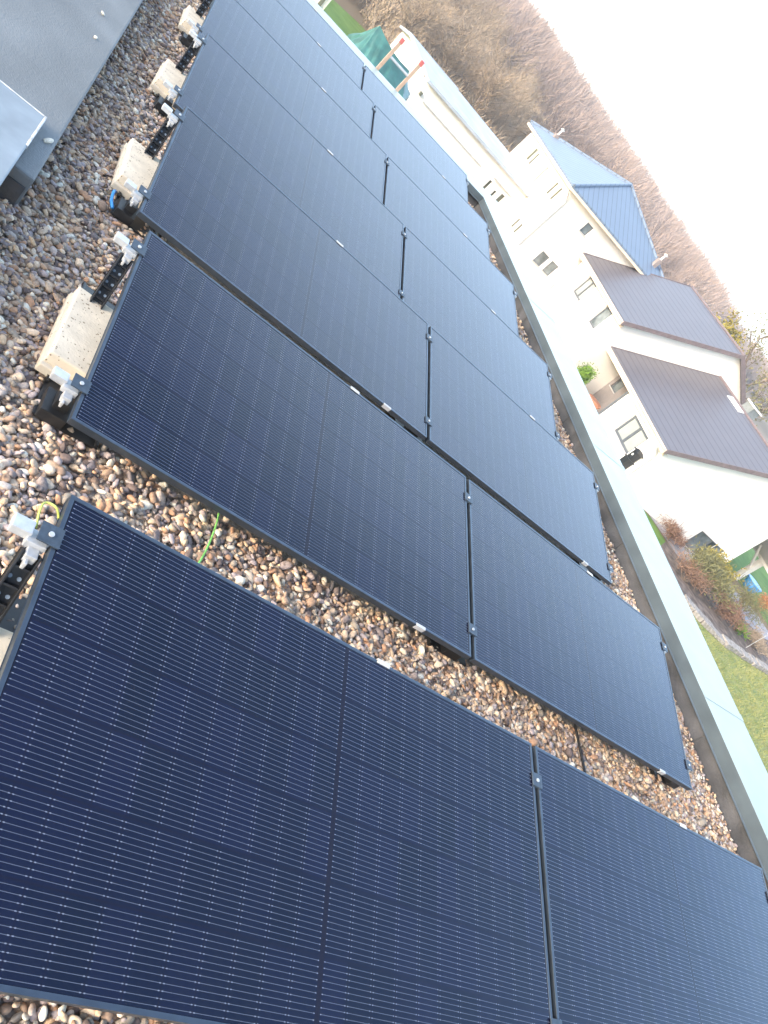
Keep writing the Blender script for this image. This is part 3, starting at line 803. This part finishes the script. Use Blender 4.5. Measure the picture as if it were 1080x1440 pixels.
# tarpaulin ----------------------------------------------------------
def tarp_mesh():
    top = [(5.45, 38.0, -1.65), (6.2, 37.5, -1.85), (7.6, 38.2, -1.86)]
    base = [(5.1, 36.9, -3.0), (5.9, 36.2, -3.2), (6.9, 36.3, -3.1), (8.0, 36.7, -2.95), (8.35, 38.1, -2.6), (8.2, 39.4, -2.8), (6.6, 39.6, -2.9), (5.0, 39.2, -2.9)]
    c = (6.6, 38.0)
    V = []; F = []; n = 96; rings = 14
    import itertools
    bp = [Vector(p) for p in base]; nb = len(bp)
    for r in range(rings):
        f = r / (rings - 1)
        for j in range(n):
            u = j / n * nb; i = int(u); w_ = u - i
            p = bp[i % nb].lerp(bp[(i + 1) % nb], w_)
            # nearest ridge point
            tx = min(max((p.x - 5.45) / (7.6 - 5.45), 0), 1)
            rp = Vector((5.45 + 2.15 * tx, 38.0 - 0.35 * math.sin(tx * 3.1), -1.65 - 0.3 * tx - 0.1 * math.sin(tx * 3.1)))
            if r <= rings - 5:
                q = rp.lerp(p, f * (rings - 1) / (rings - 5))
                q.z += -0.12 * math.sin(f * (rings - 1) / (rings - 5) * math.pi)
            else:
                q = p.copy(); q.z += (G - p.z) * (r - rings + 5) / 4
            fold = 0.09 * math.sin(j * 1.31 + 0.6 * math.sin(r)) * f + 0.05 * math.sin(j * 2.9 + r) * f
            q.x += fold; q.y += fold * 0.7
            V.append(tuple(q))
    for r in range(rings - 1):
        for j in range(n):
            F.append((r * n + j, r * n + (j + 1) % n, (r + 1) * n + (j + 1) % n, (r + 1) * n + j))
    me = bpy.data.meshes.new('tarpaulin'); me.from_pydata(V, [], F); me.update()
    me.materials.append(tarp_mat); me.shade_smooth()
    return me
tag(link('tarpaulin', tarp_mesh()), 'green tarpaulin draped over a pile on the lawn beyond the far parapet', 'tarpaulin')

# shed corner and blocks at the top left of the lawn
sh = thing('garden_shed', 'white garden shed standing at the edge of the lawn', 'shed', (0, 0, 0))
b = MB(); b.box(2.9, 5.55, 52, 56, G, -3.2); b.build('wall', render_white, sh)
b = MB(); b.box(2.7, 5.8, 51.7, 56.3, -3.2, -3.05); b.build('roof', roof_pale, sh)
b = MB(); b.box(5.1, 5.3, 51.9, 51.998, G, -3.25); b.build('door_post', shutter, sh)
blk = M('grey concrete block', (0.42, 0.40, 0.38), 0.9)
for (bx_, by_, s_, lab) in ((6.5, 55.0, .8, 'larger grey concrete block on the lawn edge beside the white shed'), (7.2, 54.2, .6, 'smaller grey concrete block on the lawn, farther from the white shed')):
    b = MB(); b.box(-s_ / 2, s_ / 2, -s_ / 2, s_ / 2, 0, s_ * .7); o = b.build('concrete_block', blk, bevel=.04); o.location = (bx_, by_, G); o.rotation_euler = (0, 0, .4)
    tag(o, lab, 'concrete block', 'concrete blocks on the lawn')

# ------------------------------------------------------------------ terrain
def ridge_el(az):       # elevation of the wooded skyline by azimuth
    return np.interp(az, [-30, 5, 17, 21.5, 27, 32, 36, 40, 43, 60, 100], [3.2, 2.5, 1.9, 1.69, 1.36, 1.12, 0.95, 0.6, 0.2, -0.2, -0.4])
RR = 270.0
def ground_z(x, y):
    x = np.asarray(x, float); y = np.asarray(y, float)
    dx, dy = x + 2.61, y + 0.56
    r = np.hypot(dx, dy); az = np.degrees(np.arctan2(dx, dy))
    az = np.where((dy < 0) & (dx < 0), -60, az)
    top = 1.87 + RR * np.tan(np.radians(ridge_el(az))) - 7.5
    r0 = np.interp(az, [-30, 10, 20, 30, 45, 100], [66, 72, 78, 85, 110, 130])
    s = np.clip((r - r0) / (RR - r0), 0, 1); s = s ** 0.8 * (1 - .15 * s) / .85
    zz = G + (top - G) * np.clip(s, 0, 1)
    zz = zz - np.clip(r - RR, 0, 150) * 0.08
    return zz + 0.5 * np.sin(x * .07) * np.cos(y * .06) * np.clip((r - r0) / 60, 0, 1)

def polar_grid(rs, azs):
    A, Rr = np.meshgrid(np.radians(azs), rs)
    X = -2.61 + Rr * np.sin(A); Y = -0.56 + Rr * np.cos(A)
    return X, Y
rs = np.concatenate([[0], np.linspace(12, 120, 28), np.linspace(126, 420, 50), [480, 600]])
azs = np.arange(0, 360.1, 3)
X, Y = polar_grid(rs, azs)
AZ = np.where(azs > 180, azs - 360, azs)
Zt = ground_z(X, Y)
back = (np.abs(AZ) > 100)[None, :] | (AZ < -60)[None, :]
Zt = np.where(back, G - 0.0 * X, Zt)
nr, na = X.shape
idx = np.arange(nr * na).reshape(nr, na)
F = np.stack([idx[:-1, :-1], idx[:-1, 1:], idx[1:, 1:], idx[1:, :-1]], -1).reshape(-1, 4)
def make_ground_mat():
    m, t, b = new_mat('winter field and forest floor')
    tc = t.nodes.new('ShaderNodeTexCoord')
    n = t.nodes.new('ShaderNodeTexNoise'); n.inputs['Scale'].default_value = 0.06; n.inputs['Detail'].default_value = 9
    t.links.new(tc.outputs['Object'], n.inputs['Vector'])
    r = t.nodes.new('ShaderNodeValToRGB')
    e = r.color_ramp.elements
    e[0].position = .3; e[0].color = (0.16, 0.12, 0.09, 1)
    e[1].position = .7; e[1].color = (0.30, 0.22, 0.15, 1)
    k = e.new(.5); k.color = (0.22, 0.17, 0.11, 1)
    t.links.new(n.outputs['Fac'], r.inputs[0]); t.links.new(r.outputs[0], b.inputs['Base Color'])
    b.inputs['Roughness'].default_value = 1.0; b.inputs['Specular IOR Level'].default_value = 0.1
    return m
tag(link('terrain', np_mesh('terrain', np.stack([X, Y, Zt - 0.01], -1).reshape(-1, 3), F, make_ground_mat(), smooth=True)), 'brown winter ground rising to a wooded hill', kind='structure')

def make_grass_mat(name, c0, c1, sc_):
    m, t, b = new_mat(name)
    tc = t.nodes.new('ShaderNodeTexCoord')
    n = t.nodes.new('ShaderNodeTexNoise'); n.inputs['Scale'].default_value = sc_; n.inputs['Detail'].default_value = 10; n.inputs['Roughness'].default_value = .7
    t.links.new(tc.outputs['Object'], n.inputs['Vector'])
    r = t.nodes.new('ShaderNodeValToRGB'); r.color_ramp.elements[0].color = (*c0, 1); r.color_ramp.elements[1].color = (*c1, 1)
    r.color_ramp.elements[0].position = .35; r.color_ramp.elements[1].position = .66
    t.links.new(n.outputs['Fac'], r.inputs[0]); t.links.new(r.outputs[0], b.inputs['Base Color'])
    b.inputs['Roughness'].default_value = .9; b.inputs['Specular IOR Level'].default_value = .2
    return m
lawn_m = make_grass_mat('lawn grass', (0.085, 0.17, 0.03), (0.17, 0.27, 0.06), 0.5)
lawn_y = make_grass_mat('mossy lawn grass', (0.18, 0.23, 0.06), (0.37, 0.35, 0.15), 1.6)

def sheet(name, poly, z_, m, label=None, step=None):
    b = MB(); b.quad(*[(x_, y_, z_) for x_, y_ in poly])
    me_ = b.mesh(name, m); o = link(name, me_)
    if me_.polygons[0].normal.z < 0: me_.flip_normals()
    return tag(o, label, kind='structure')
sheet('lawn', [(-8, 30), (3, 30), (9.0, 36), (9.3, 58), (13, 72), (6, 66), (-8, 62)], G + .004, lawn_m, 'bright green lawn beyond the far parapet')
sheet('lawn', [(4, -25), (20, -25), (55, -25), (60, 17), (45, 18.9), (33.5, 19.7), (25.2, 18.9), (18, 22), (4, 30)], G + .004, lawn_y, 'mossy lawn below the right parapet')
sheet('lawn', [(22.5, 25.9), (25.6, 24.9), (26.2, 23.6), (24.4, 22.2), (20, 23), (18, 30)], G + .008, lawn_m, 'small green lawn beside the low roofed house')
sheet('lawn', [(33.5, 28.5), (36.8, 26.8), (38, 24), (70, 20), (80, 60), (40, 45)], G + .004, lawn_m, 'green lawn beyond the white porch')
sheet('garden_bed', [(24.2, 22.0), (25.2, 19.1), (33.2, 19.6), (45, 19), (38, 23.6), (34.8, 23.0), (31, 23.2), (28.6, 25.0), (26.2, 23.8)], G + .012, soil_mat, 'brown garden bed full of shrubs')
sheet('path', [(25.5, 25.1), (26.8, 23.4), (28.6, 22.6), (32.8, 22.8), (34.9, 22.6), (37, 23.4), (36.2, 25.2), (33.0, 25.6), (31.2, 25.14), (26, 25.14)], G + .016, path_mat, 'pale lavender paved path along the house')

# stone edging between lawn and bed
se = MB(); pth = [(24.6, 19.45), (25.6, 18.95), (27.2, 18.62), (30, 19.0), (32.5, 19.4), (36, 19.6), (42, 18.7)]
g2 = random.Random(5); acc = []
for (a_, b_) in zip(pth, pth[1:]):
    d_ = math.hypot(b_[0] - a_[0], b_[1] - a_[1]); n_ = max(1, int(d_ / .55))
    for k in range(n_):
        f0, f1 = k / n_, (k + .96) / n_
        acc.append((a_[0] + (b_[0] - a_[0]) * f0, a_[1] + (b_[1] - a_[1]) * f0, a_[0] + (b_[0] - a_[0]) * f1, a_[1] + (b_[1] - a_[1]) * f1))
for (x0, y0, x1, y1) in acc:
    d_ = Vector((x1 - x0, y1 - y0, 0)); ang = math.atan2(d_.y, d_.x); h_ = .16 + g2.uniform(0, .07); w_ = .24 + g2.uniform(-.03, .05)
    mt = Matrix.Translation((x0, y0, G)) @ Matrix.Rotation(ang, 4, 'Z')
    se.box(0, d_.length, -w_, w_, 0, h_, mt)
tag(se.build('stone_edging', stone_edge, bevel=.03), 'low pale stone edging between the mossy lawn and the shrub bed', 'edging')

# ------------------------------------------------------------------ plants
def twig_mat(name, c0, c1, rough=.9):
    m, t, b = new_mat(name)
    a = t.nodes.new('ShaderNodeAttribute'); a.attribute_name = 'rnd'
    oi = t.nodes.new('ShaderNodeObjectInfo')
    r = t.nodes.new('ShaderNodeValToRGB'); r.color_ramp.elements[0].color = (*c0, 1); r.color_ramp.elements[1].color = (*c1, 1)
    v = mnode(t, 'ADD', mnode(t, 'MULTIPLY', a.outputs['Fac'], .6), mnode(t, 'MULTIPLY', oi.outputs['Random'], .4))
    t.links.new(v, r.inputs[0]); t.links.new(r.outputs[0], b.inputs['Base Color'])
    b.inputs['Roughness'].default_value = rough; b.inputs['Specular IOR Level'].default_value = .15
    return m
bark = M('grey brown bark', (0.17, 0.13, 0.10), .95, var=.3, scale=3)
twig_warm = twig_mat('warm bare twigs', (0.23, 0.175, 0.125), (0.42, 0.33, 0.24))
twig_mauve = twig_mat('mauve distant twigs', (0.235, 0.175, 0.15), (0.36, 0.28, 0.24))
leaf_yellow = twig_mat('yellow green leaves', (0.22, 0.18, 0.03), (0.40, 0.33, 0.07))
leaf_olive = twig_mat('olive leaves', (0.13, 0.13, 0.06), (0.24, 0.22, 0.10))
leaf_green = twig_mat('fresh green leaves', (0.08, 0.17, 0.02), (0.20, 0.32, 0.05))
twig_red = twig_mat('russet twigs', (0.18, 0.10, 0.07), (0.32, 0.20, 0.13))

def twig_quads(base, d, ln, wd, g_):
    """thin flat blades from base along d"""
    n = len(base)
    side = np.cross(d, g_.normal(0, 1, (n, 3))); side /= np.linalg.norm(side, axis=1, keepdims=True) + 1e-9
    tip = base + d * ln[:, None]
    s0 = side * wd[:, None]; s1 = side * wd[:, None] * .35
    V = np.stack([base - s0, base + s0, tip + s1, tip - s1], 1).reshape(-1, 3)
    F_ = (np.arange(n) * 4)[:, None] + np.arange(4)[None]
    return V, F_, np.repeat(g_.uniform(0, 1, n), 4)

def skeleton(h, g_, levels=3, spread=.55, kids=(7, 6, 5), trunk_frac=.35, r0=.16):
    """branch segments (p, q, r0, r1) of a bare tree"""
    segs = []; tips = []
    def grow(p, d, ln, r, lv):
        n = 3; q = p.copy(); dd = d.copy()
        for i in range(n):
            dd = dd + g_.normal(0, .10, 3) + np.array([0, 0, .05 * lv]); dd /= np.linalg.norm(dd)
            q2 = q + dd * ln / n
            segs.append((q.copy(), q2.copy(), r * (1 - .55 * i / n), r * (1 - .55 * (i + 1) / n), lv)); tips.append((q2, dd, lv))
            if lv < levels:
                for _ in range(int(round(kids[lv] / n))):
                    a = g_.uniform(0, 2 * np.pi); o = np.array([np.cos(a), np.sin(a), g_.uniform(-.1, .55)])
                    nd = dd * (1 - spread) + o * spread; nd /= np.linalg.norm(nd)
                    if lv > 0 or i > 0:
                        grow(q2, nd, ln * g_.uniform(.5, .78), r * .5, lv + 1)
            q = q2
    grow(np.zeros(3), np.array([0, 0, 1.0]), h * .62, r0, 0)
    return segs, tips

def tree_meshes(seed, h, width, ntw, tm, tl=(.35, .9), tw=.018, leaf=None, nleaf=0, ls=.09):
    g_ = np.random.default_rng(seed)
    segs, tips = skeleton(h, g_)
    tr = MB(); cr = MB()
    for (p, q, a, b_, lv) in segs:
        if lv == 0: tr.tube([p, q], a, 7, b_, cap=False)
        elif lv <= 2: tr.tube([p, q], a, 4, b_, cap=False)
    trm = tr.mesh('trunk', bark, smooth=True)
    T = np.array([t_[0] for t_ in tips if t_[2] >= 1]); D = np.array([t_[1] for t_ in tips if t_[2] >= 1])
    i = g_.integers(0, len(T), ntw)
    d = D[i] * .7 + g_.normal(0, .55, (ntw, 3)) + np.array([0, 0, .25]); d /= np.linalg.norm(d, axis=1, keepdims=True)
    base = T[i] + g_.normal(0, .12, (ntw, 3))
    V, F_, A = twig_quads(base, d, g_.uniform(*tl, ntw), np.full(ntw, tw), g_)
    if nleaf:
        i = g_.integers(0, len(T), nleaf)
        b2 = T[i] + g_.normal(0, .33, (nleaf, 3)); d2 = g_.normal(0, 1, (nleaf, 3)); d2 /= np.linalg.norm(d2, axis=1, keepdims=True)
        V2, F2, A2 = twig_quads(b2, d2, g_.uniform(ls, ls * 2, nleaf), np.full(nleaf, ls * .6), g_)
        me_l = np_mesh('leaves', V2, F2, leaf, {'rnd': A2})
    else:
        me_l = None
    return trm, np_mesh('crown', V, F_, tm, {'rnd': A}), me_l

near_trees = [tree_meshes(100 + s, 9.5, 4, 2600, twig_warm, (.4, 1.2), .022) for s in range(5)]
g3 = np.random.default_rng(21)
spots = []
tries = 0
while len(spots) < 46 and tries < 6000:
    tries += 1
    az = g3.uniform(7.5, 21); r = g3.uniform(66, 112)
    x_, y_ = -2.61 + r * math.sin(R_(az)), -.56 + r * math.cos(R_(az))
    if y_ < 55 or (x_ < 10.5 and y_ < 74): continue
    if all((x_ - a[0]) ** 2 + (y_ - a[1]) ** 2 > 10 for a in spots): spots.append((x_, y_))
spots.sort(key=lambda p: math.atan2(p[0] + 2.6, p[1] + .56))
for n_, (x_, y_) in enumerate(spots):
    tm_, cm_, _ = near_trees[n_ % 5]
    o = thing('bare_tree', 'bare brown winter tree with tangled twigs behind the long white building', 'tree', (x_, y_, float(ground_z(x_, y_)) - .1), g3.uniform(0, 6.28), 'bare trees behind the long building')
    s_ = g3.uniform(.42, .60); o.scale = (s_ * 1.05, s_ * 1.05, s_)
    link('trunk', tm_, o); link('crown', cm_, o)

def wood(name, n, seed, rmin, rmax, azr, hr, m, keep=None, tw=.05, per=150):
    g_ = np.random.default_rng(seed)
    az = np.radians(g_.uniform(*azr, n)); r = np.sqrt(g_.uniform(rmin ** 2, rmax ** 2, n))
    x_ = -2.61 + r * np.sin(az); y_ = -.56 + r * np.cos(az); z_ = ground_z(x_, y_)
    h = g_.uniform(*hr, n)
    if keep is not None:
        k = keep(x_, y_, r, np.degrees(az)); x_, y_, z_, h, r = x_[k], y_[k], z_[k], h[k], r[k]; n = len(x_)
    N = n * per; ti = np.repeat(np.arange(n), per)
    dirn = g_.normal(0, 1, (N, 3)); dirn /= np.linalg.norm(dirn, axis=1, keepdims=True)
    rad = g_.uniform(0.15, 1, N) ** .5
    H = h[ti]
    base = np.stack([x_[ti], y_[ti], z_[ti] + H * .58], 1) + dirn * (rad * H * .40)[:, None] * np.array([.82, .82, 1.0])
    d = dirn * .6 + np.array([0, 0, .8]) + g_.normal(0, .35, (N, 3)); d /= np.linalg.norm(d, axis=1, keepdims=True)
    V, F_, A = twig_quads(base, d, H * g_.uniform(.08, .2, N), tw * (.5 + r[ti] / 250), g_)
    tone = np.repeat(g_.uniform(0, 1, n)[ti], 4)
    A = np.clip(.45 * A + .55 * tone, 0, 1)
    # stems
    b0 = np.stack([x_, y_, z_ - .2], 1); d0 = np.tile([0, 0, 1.0], (n, 1)) + g_.normal(0, .05, (n, 3))
    V2, F2, A2 = twig_quads(b0, d0, h * .75, h * .014, g_)
    return link(name, np_mesh(name, np.concatenate([V, V2]), np.concatenate([F_, F2 + len(V)]), m, {'rnd': np.concatenate([A, A2 * .3])}))
o = wood('forest', 3000, 5, 105, 330, (-4, 47), (5.5, 9.5), twig_mauve, keep=lambda x_, y_, r, az: ~((az > 39) & (r < 230)), tw=.036, per=330)
tag(o, 'dense leafless wood covering the far hillside', 'wood', kind='stuff')

o = wood('undergrowth', 900, 15, 60, 118, (6.5, 24), (1.6, 3.4), twig_warm, keep=lambda x_, y_, r, az: (y_ > 54) & ~((x_ < 10.8) & (y_ < 72)), tw=.05, per=120)
tag(o, 'tangled brown undergrowth at the foot of the wooded hill', 'undergrowth', kind='stuff')

# yellow leaved tree behind the tiled roof
yt = tree_meshes(55, 9.0, 4, 900, twig_warm, (.3, .8), .02, leaf_yellow, 9000, .135)
o = thing('yellow_tree', 'yellow green leaved tree behind the higher tiled roof', 'tree', (36.6, 47.5, G), .4); o.scale = (.8, .8, .74)
link('trunk', yt[0], o); link('crown', yt[1], o); link('leaves', yt[2], o)
yt2 = tree_meshes(58, 10.0, 4, 700, twig_warm, (.3, .8), .02, leaf_olive, 1500, .12)
o = thing('sparse_tree', 'tall sparse tree with drooping leaf sprays against the white sky', 'tree', (39.8, 44.2, G), 1.4); o.scale = (.95, .95, .86)
link('trunk', yt2[0], o); link('crown', yt2[1], o); link('leaves', yt2[2], o)

def shrub(name, label, loc, h, wd, m, n, seed, lf=(.06, .14), stems=14, lw=.025, cat='shrub', group=None, twig=None):
    g_ = np.random.default_rng(seed)
    o_ = thing(name, label, cat, loc, g_.uniform(0, 6), group)
    st = MB()
    ends = []
    for k in range(stems):
        a = g_.uniform(0, 2 * np.pi); rr = wd * .5 * g_.uniform(.2, .95)
        e_ = Vector((math.cos(a) * rr, math.sin(a) * rr, h * g_.uniform(.55, .95)))
        mid = e_ * .5 + Vector((0, 0, h * .12))
        st.tube([(e_.x * .1, e_.y * .1, 0), mid, e_], .018, 4, .006, cap=False); ends += [mid, e_, (mid + e_) / 2]
    st.build('stems', bark, o_)
    E_ = np.array([tuple(e_) for e_ in ends]); i = g_.integers(0, len(E_), n)
    base = E_[i] + g_.normal(0, 1, (n, 3)) * np.array([wd * .12, wd * .12, h * .12]); base[:, 2] = np.clip(base[:, 2], .02, None)
    d = g_.normal(0, 1, (n, 3)) + np.array([0, 0, .5]); d /= np.linalg.norm(d, axis=1, keepdims=True)
    V, F_, A = twig_quads(base, d, g_.uniform(*lf, n), np.full(n, lw), g_)
    link('foliage', np_mesh('foliage', V, F_, m, {'rnd': A}), o_)
    return o_
shrub('yellow_shrub', 'large yellow leaved shrub in front of the wide window', (29.3, 23.6, G), 1.25, 2.0, leaf_yellow, 2600, 1, lf=(.08, .2), lw=.03)
shrub('olive_shrub', 'broad olive shrub at the parapet side of the yellow one', (27.4, 21.9, G), 1.35, 3.0, leaf_olive, 4200, 2, lf=(.08, .2))
shrub('wispy_shrub', 'wispy olive shrub spreading over the pale path', (31.6, 22.4, G), 1.4, 2.2, leaf_olive, 1100, 3, lf=(.15, .4), lw=.012)
shrub('russet_shrub', 'low russet shrub between the yellow shrub and the small lawn', (26.6, 24.2, G), .7, 1.5, twig_red, 1500, 4, lf=(.1, .3), lw=.012)
shrub('russet_shrub', 'low brown shrub in the bed behind the stone edging', (28.6, 20.9, G), .9, 2.0, twig_red, 1700, 6, lf=(.1, .35), lw=.012)
shrub('russet_shrub', 'dry brown twiggy shrub at the parapet end of the bed below the olive shrub', (25.9, 21.3, G), .8, 1.8, twig_red, 1500, 21, lf=(.1, .35), lw=.012)
shrub('dry_shrub', 'pale dry grassy shrub between the olive and yellow shrubs', (28.2, 23.0, G), .9, 2.0, leaf_olive, 1900, 22, lf=(.12, .4), lw=.014)
shrub('dry_shrub', 'dry tan shrub beside the stone edging beyond the green plant', (31.8, 20.6, G), .55, 1.6, twig_warm, 1300, 23, lf=(.1, .3), lw=.012)
shrub('green_shrub', 'small dark green plant in the middle of the brown bed', (30.2, 20.7, G), .5, .9, leaf_green, 700, 7)
shrub('russet_shrub', 'reddish low shrub at the far end of the bed beside the path', (34.6, 21.4, G), .6, 1.3, twig_red, 900, 8, lf=(.1, .25), lw=.014)
shrub('orange_shrub', 'orange brown bush beside the pale path on the lawn', (37.2, 25.9, G), .8, 1.1, twig_mat('orange leaves', (.34, .14, .06), (.55, .26, .12)), 900, 9)
shrub('orange_shrub', 'orange brown bush at the end of the pale path', (37.6, 24.0, G), .7, 1.2, bpy.data.materials['orange leaves'], 900, 12)
shrub('green_shrub', 'bright green round bush beside the white wall past the parapet', (22.0, 31.9, G), 1.45, 1.15, leaf_green, 2600, 10, lf=(.06, .13))
for (x_, y_, lab, s_) in ((22.5, 30.3, 'orange terracotta pot at the foot of the grey porch wall', .85), (22.3, 31.0, 'small brown flower pot nearer the green bush', .6)):
    o = thing('flower_pot', lab, 'flower pot', (x_, y_, G))
    b = MB(); b.tube([(0, 0, 0), (0, 0, s_ * .85)], s_ * .32, 14, s_ * .45); b.build('pot_body', terracotta, o, smooth=False)
    b = MB(); b.tube([(0, 0, s_ * .85), (0, 0, s_)], s_ * .5, 14); b.build('pot_rim', terracotta, o)
# rough grass of the mossy lawn
g5 = np.random.default_rng(31); n5 = 42000
gx, gy = g5.uniform(16, 40, n5), g5.uniform(10.5, 19.2, n5)
kk = (gy < np.interp(gx, [18, 25, 27.2, 33, 40], [20, 18.6, 18.2, 19.1, 18.8])); gx, gy = gx[kk], gy[kk]; n5 = len(gx)
d5 = g5.normal(0, .55, (n5, 3)); d5[:, 2] = 1; d5 /= np.linalg.norm(d5, axis=1, keepdims=True)
cl = .5 + .5 * np.sin(gx * 2.3 + 2 * np.sin(gy * 1.9)) * np.sin(gy * 2.7 + np.sin(gx * 3.1))
V5, F5, A5 = twig_quads(np.stack([gx, gy, np.full(n5, G)], 1), d5, g5.uniform(.05, .12, n5) * (.6 + .8 * cl), np.full(n5, .014), g5)
tag(link('grass', np_mesh('grass', V5, F5, twig_mat('grass blades', (.16, .23, .05), (.40, .36, .16)), {'rnd': np.clip(A5 * .6 + .4 * np.repeat(cl, 4), 0, 1)})), 'rough yellow green grass on the mossy lawn', 'grass', kind='stuff')
# stray pebbles that rolled onto the felt kerb
for (px_, py_, ps_) in ((-2.62, 4.9, .012), (-2.66, 5.35, .010), (-2.545, 3.3, .015)):
    Vp, Fp, Rp = pebbles(np.array([[0, 0, 0.0]]), np.array([ps_]), 2, int(px_ * -1000))
    o = link('stray_pebble', np_mesh('stray_pebble', Vp, Fp, pebble_mat, {'rnd': np.full(len(Vp), .97)}, smooth=True))
    o.location = (px_, py_, .152 - float(Vp[:, 2].min()) - .001)
    tag(o, 'small pale pebble lying loose on the felt kerb', 'pebble', 'stray pebbles on the kerb')
# small things in the far garden
o = thing('garden_barrel', 'bright blue plastic garden tub on the lawn beside the white porch post', 'tub', (37.4, 27.4, G))
b = MB(); b.tube([(0, 0, 0), (0, 0, .25), (0, 0, .5)], .42, 18, .55); b.build('tub_body', blue_plastic, o, smooth=True)
b = MB(); b.tube([(0, 0, .5), (0, 0, .55)], .58, 18); b.build('tub_rim', blue_plastic, o)
o = thing('timber_bench', 'orange brown timber bench under the porch roof', 'bench', (36.9, 30.2, G), .2)
wood_m = M('orange timber', (0.48, 0.25, 0.11), .7, scale=8)
b = MB(); b.box(-.9, .9, -.25, .25, .40, .46); b.build('seat', wood_m, o, bevel=.01)
b = MB(); b.box(-.9, .9, .22, .28, .46, .95); b.build('backrest', wood_m, o, bevel=.01)
for x_ in (-.8, .8):
    for y_ in (-.2, .2):
        b = MB(); b.box(x_ - .04, x_ + .04, y_ - .04, y_ + .04, 0, .40); b.build('leg', wood_m, o)
o = thing('garden_stake', 'thin grey garden stake with a white tag standing in the brown bed', 'stake', (30.6, 19.95, G))
b = MB(); b.tube([(0, 0, 0), (.1, .12, 1.15)], .016, 6); b.build('rod', pipe_white, o)
b = MB(); b.box(.0, .3, .1, .13, 1.1, 1.25); b.build('tag_plate', clip_white, o)
o = thing('parasol_pole', 'thin grey awning pole in front of the wide window', 'pole', (29.6, 24.85, G))
b = MB(); b.tube([(0, 0, 0), (0, 0, 2.1)], .02, 8); b.build('pole_shaft', pipe_white, o)
b = MB(); b.tube([(-.28, 0, 0.03), (.28, 0, 0.03)], .03, 6); b.tube([(0, -.28, 0.03), (0, .28, 0.03)], .03, 6); b.build('pole_foot', pipe_white, o)

# ------------------------------------------------------------------ haze: the valley air between here and the far wood
hm = bpy.data.materials.new('valley haze'); hm.use_nodes = True
ht = hm.node_tree; ht.nodes.remove(ht.nodes['Principled BSDF'])
pv = ht.nodes.new('ShaderNodeVolumePrincipled'); pv.inputs['Density'].default_value = 0.0012; pv.inputs['Color'].default_value = (0.93, 0.92, 0.94, 1); pv.inputs['Anisotropy'].default_value = 0.2
ht.links.new(pv.outputs[0], ht.nodes['Material Output'].inputs['Volume'])
hz = MB().box(-640, 640, -640, 640, -22, 22).build('haze', hm)
tag(hz, 'thin pale haze in the valley air', 'haze', kind='stuff')
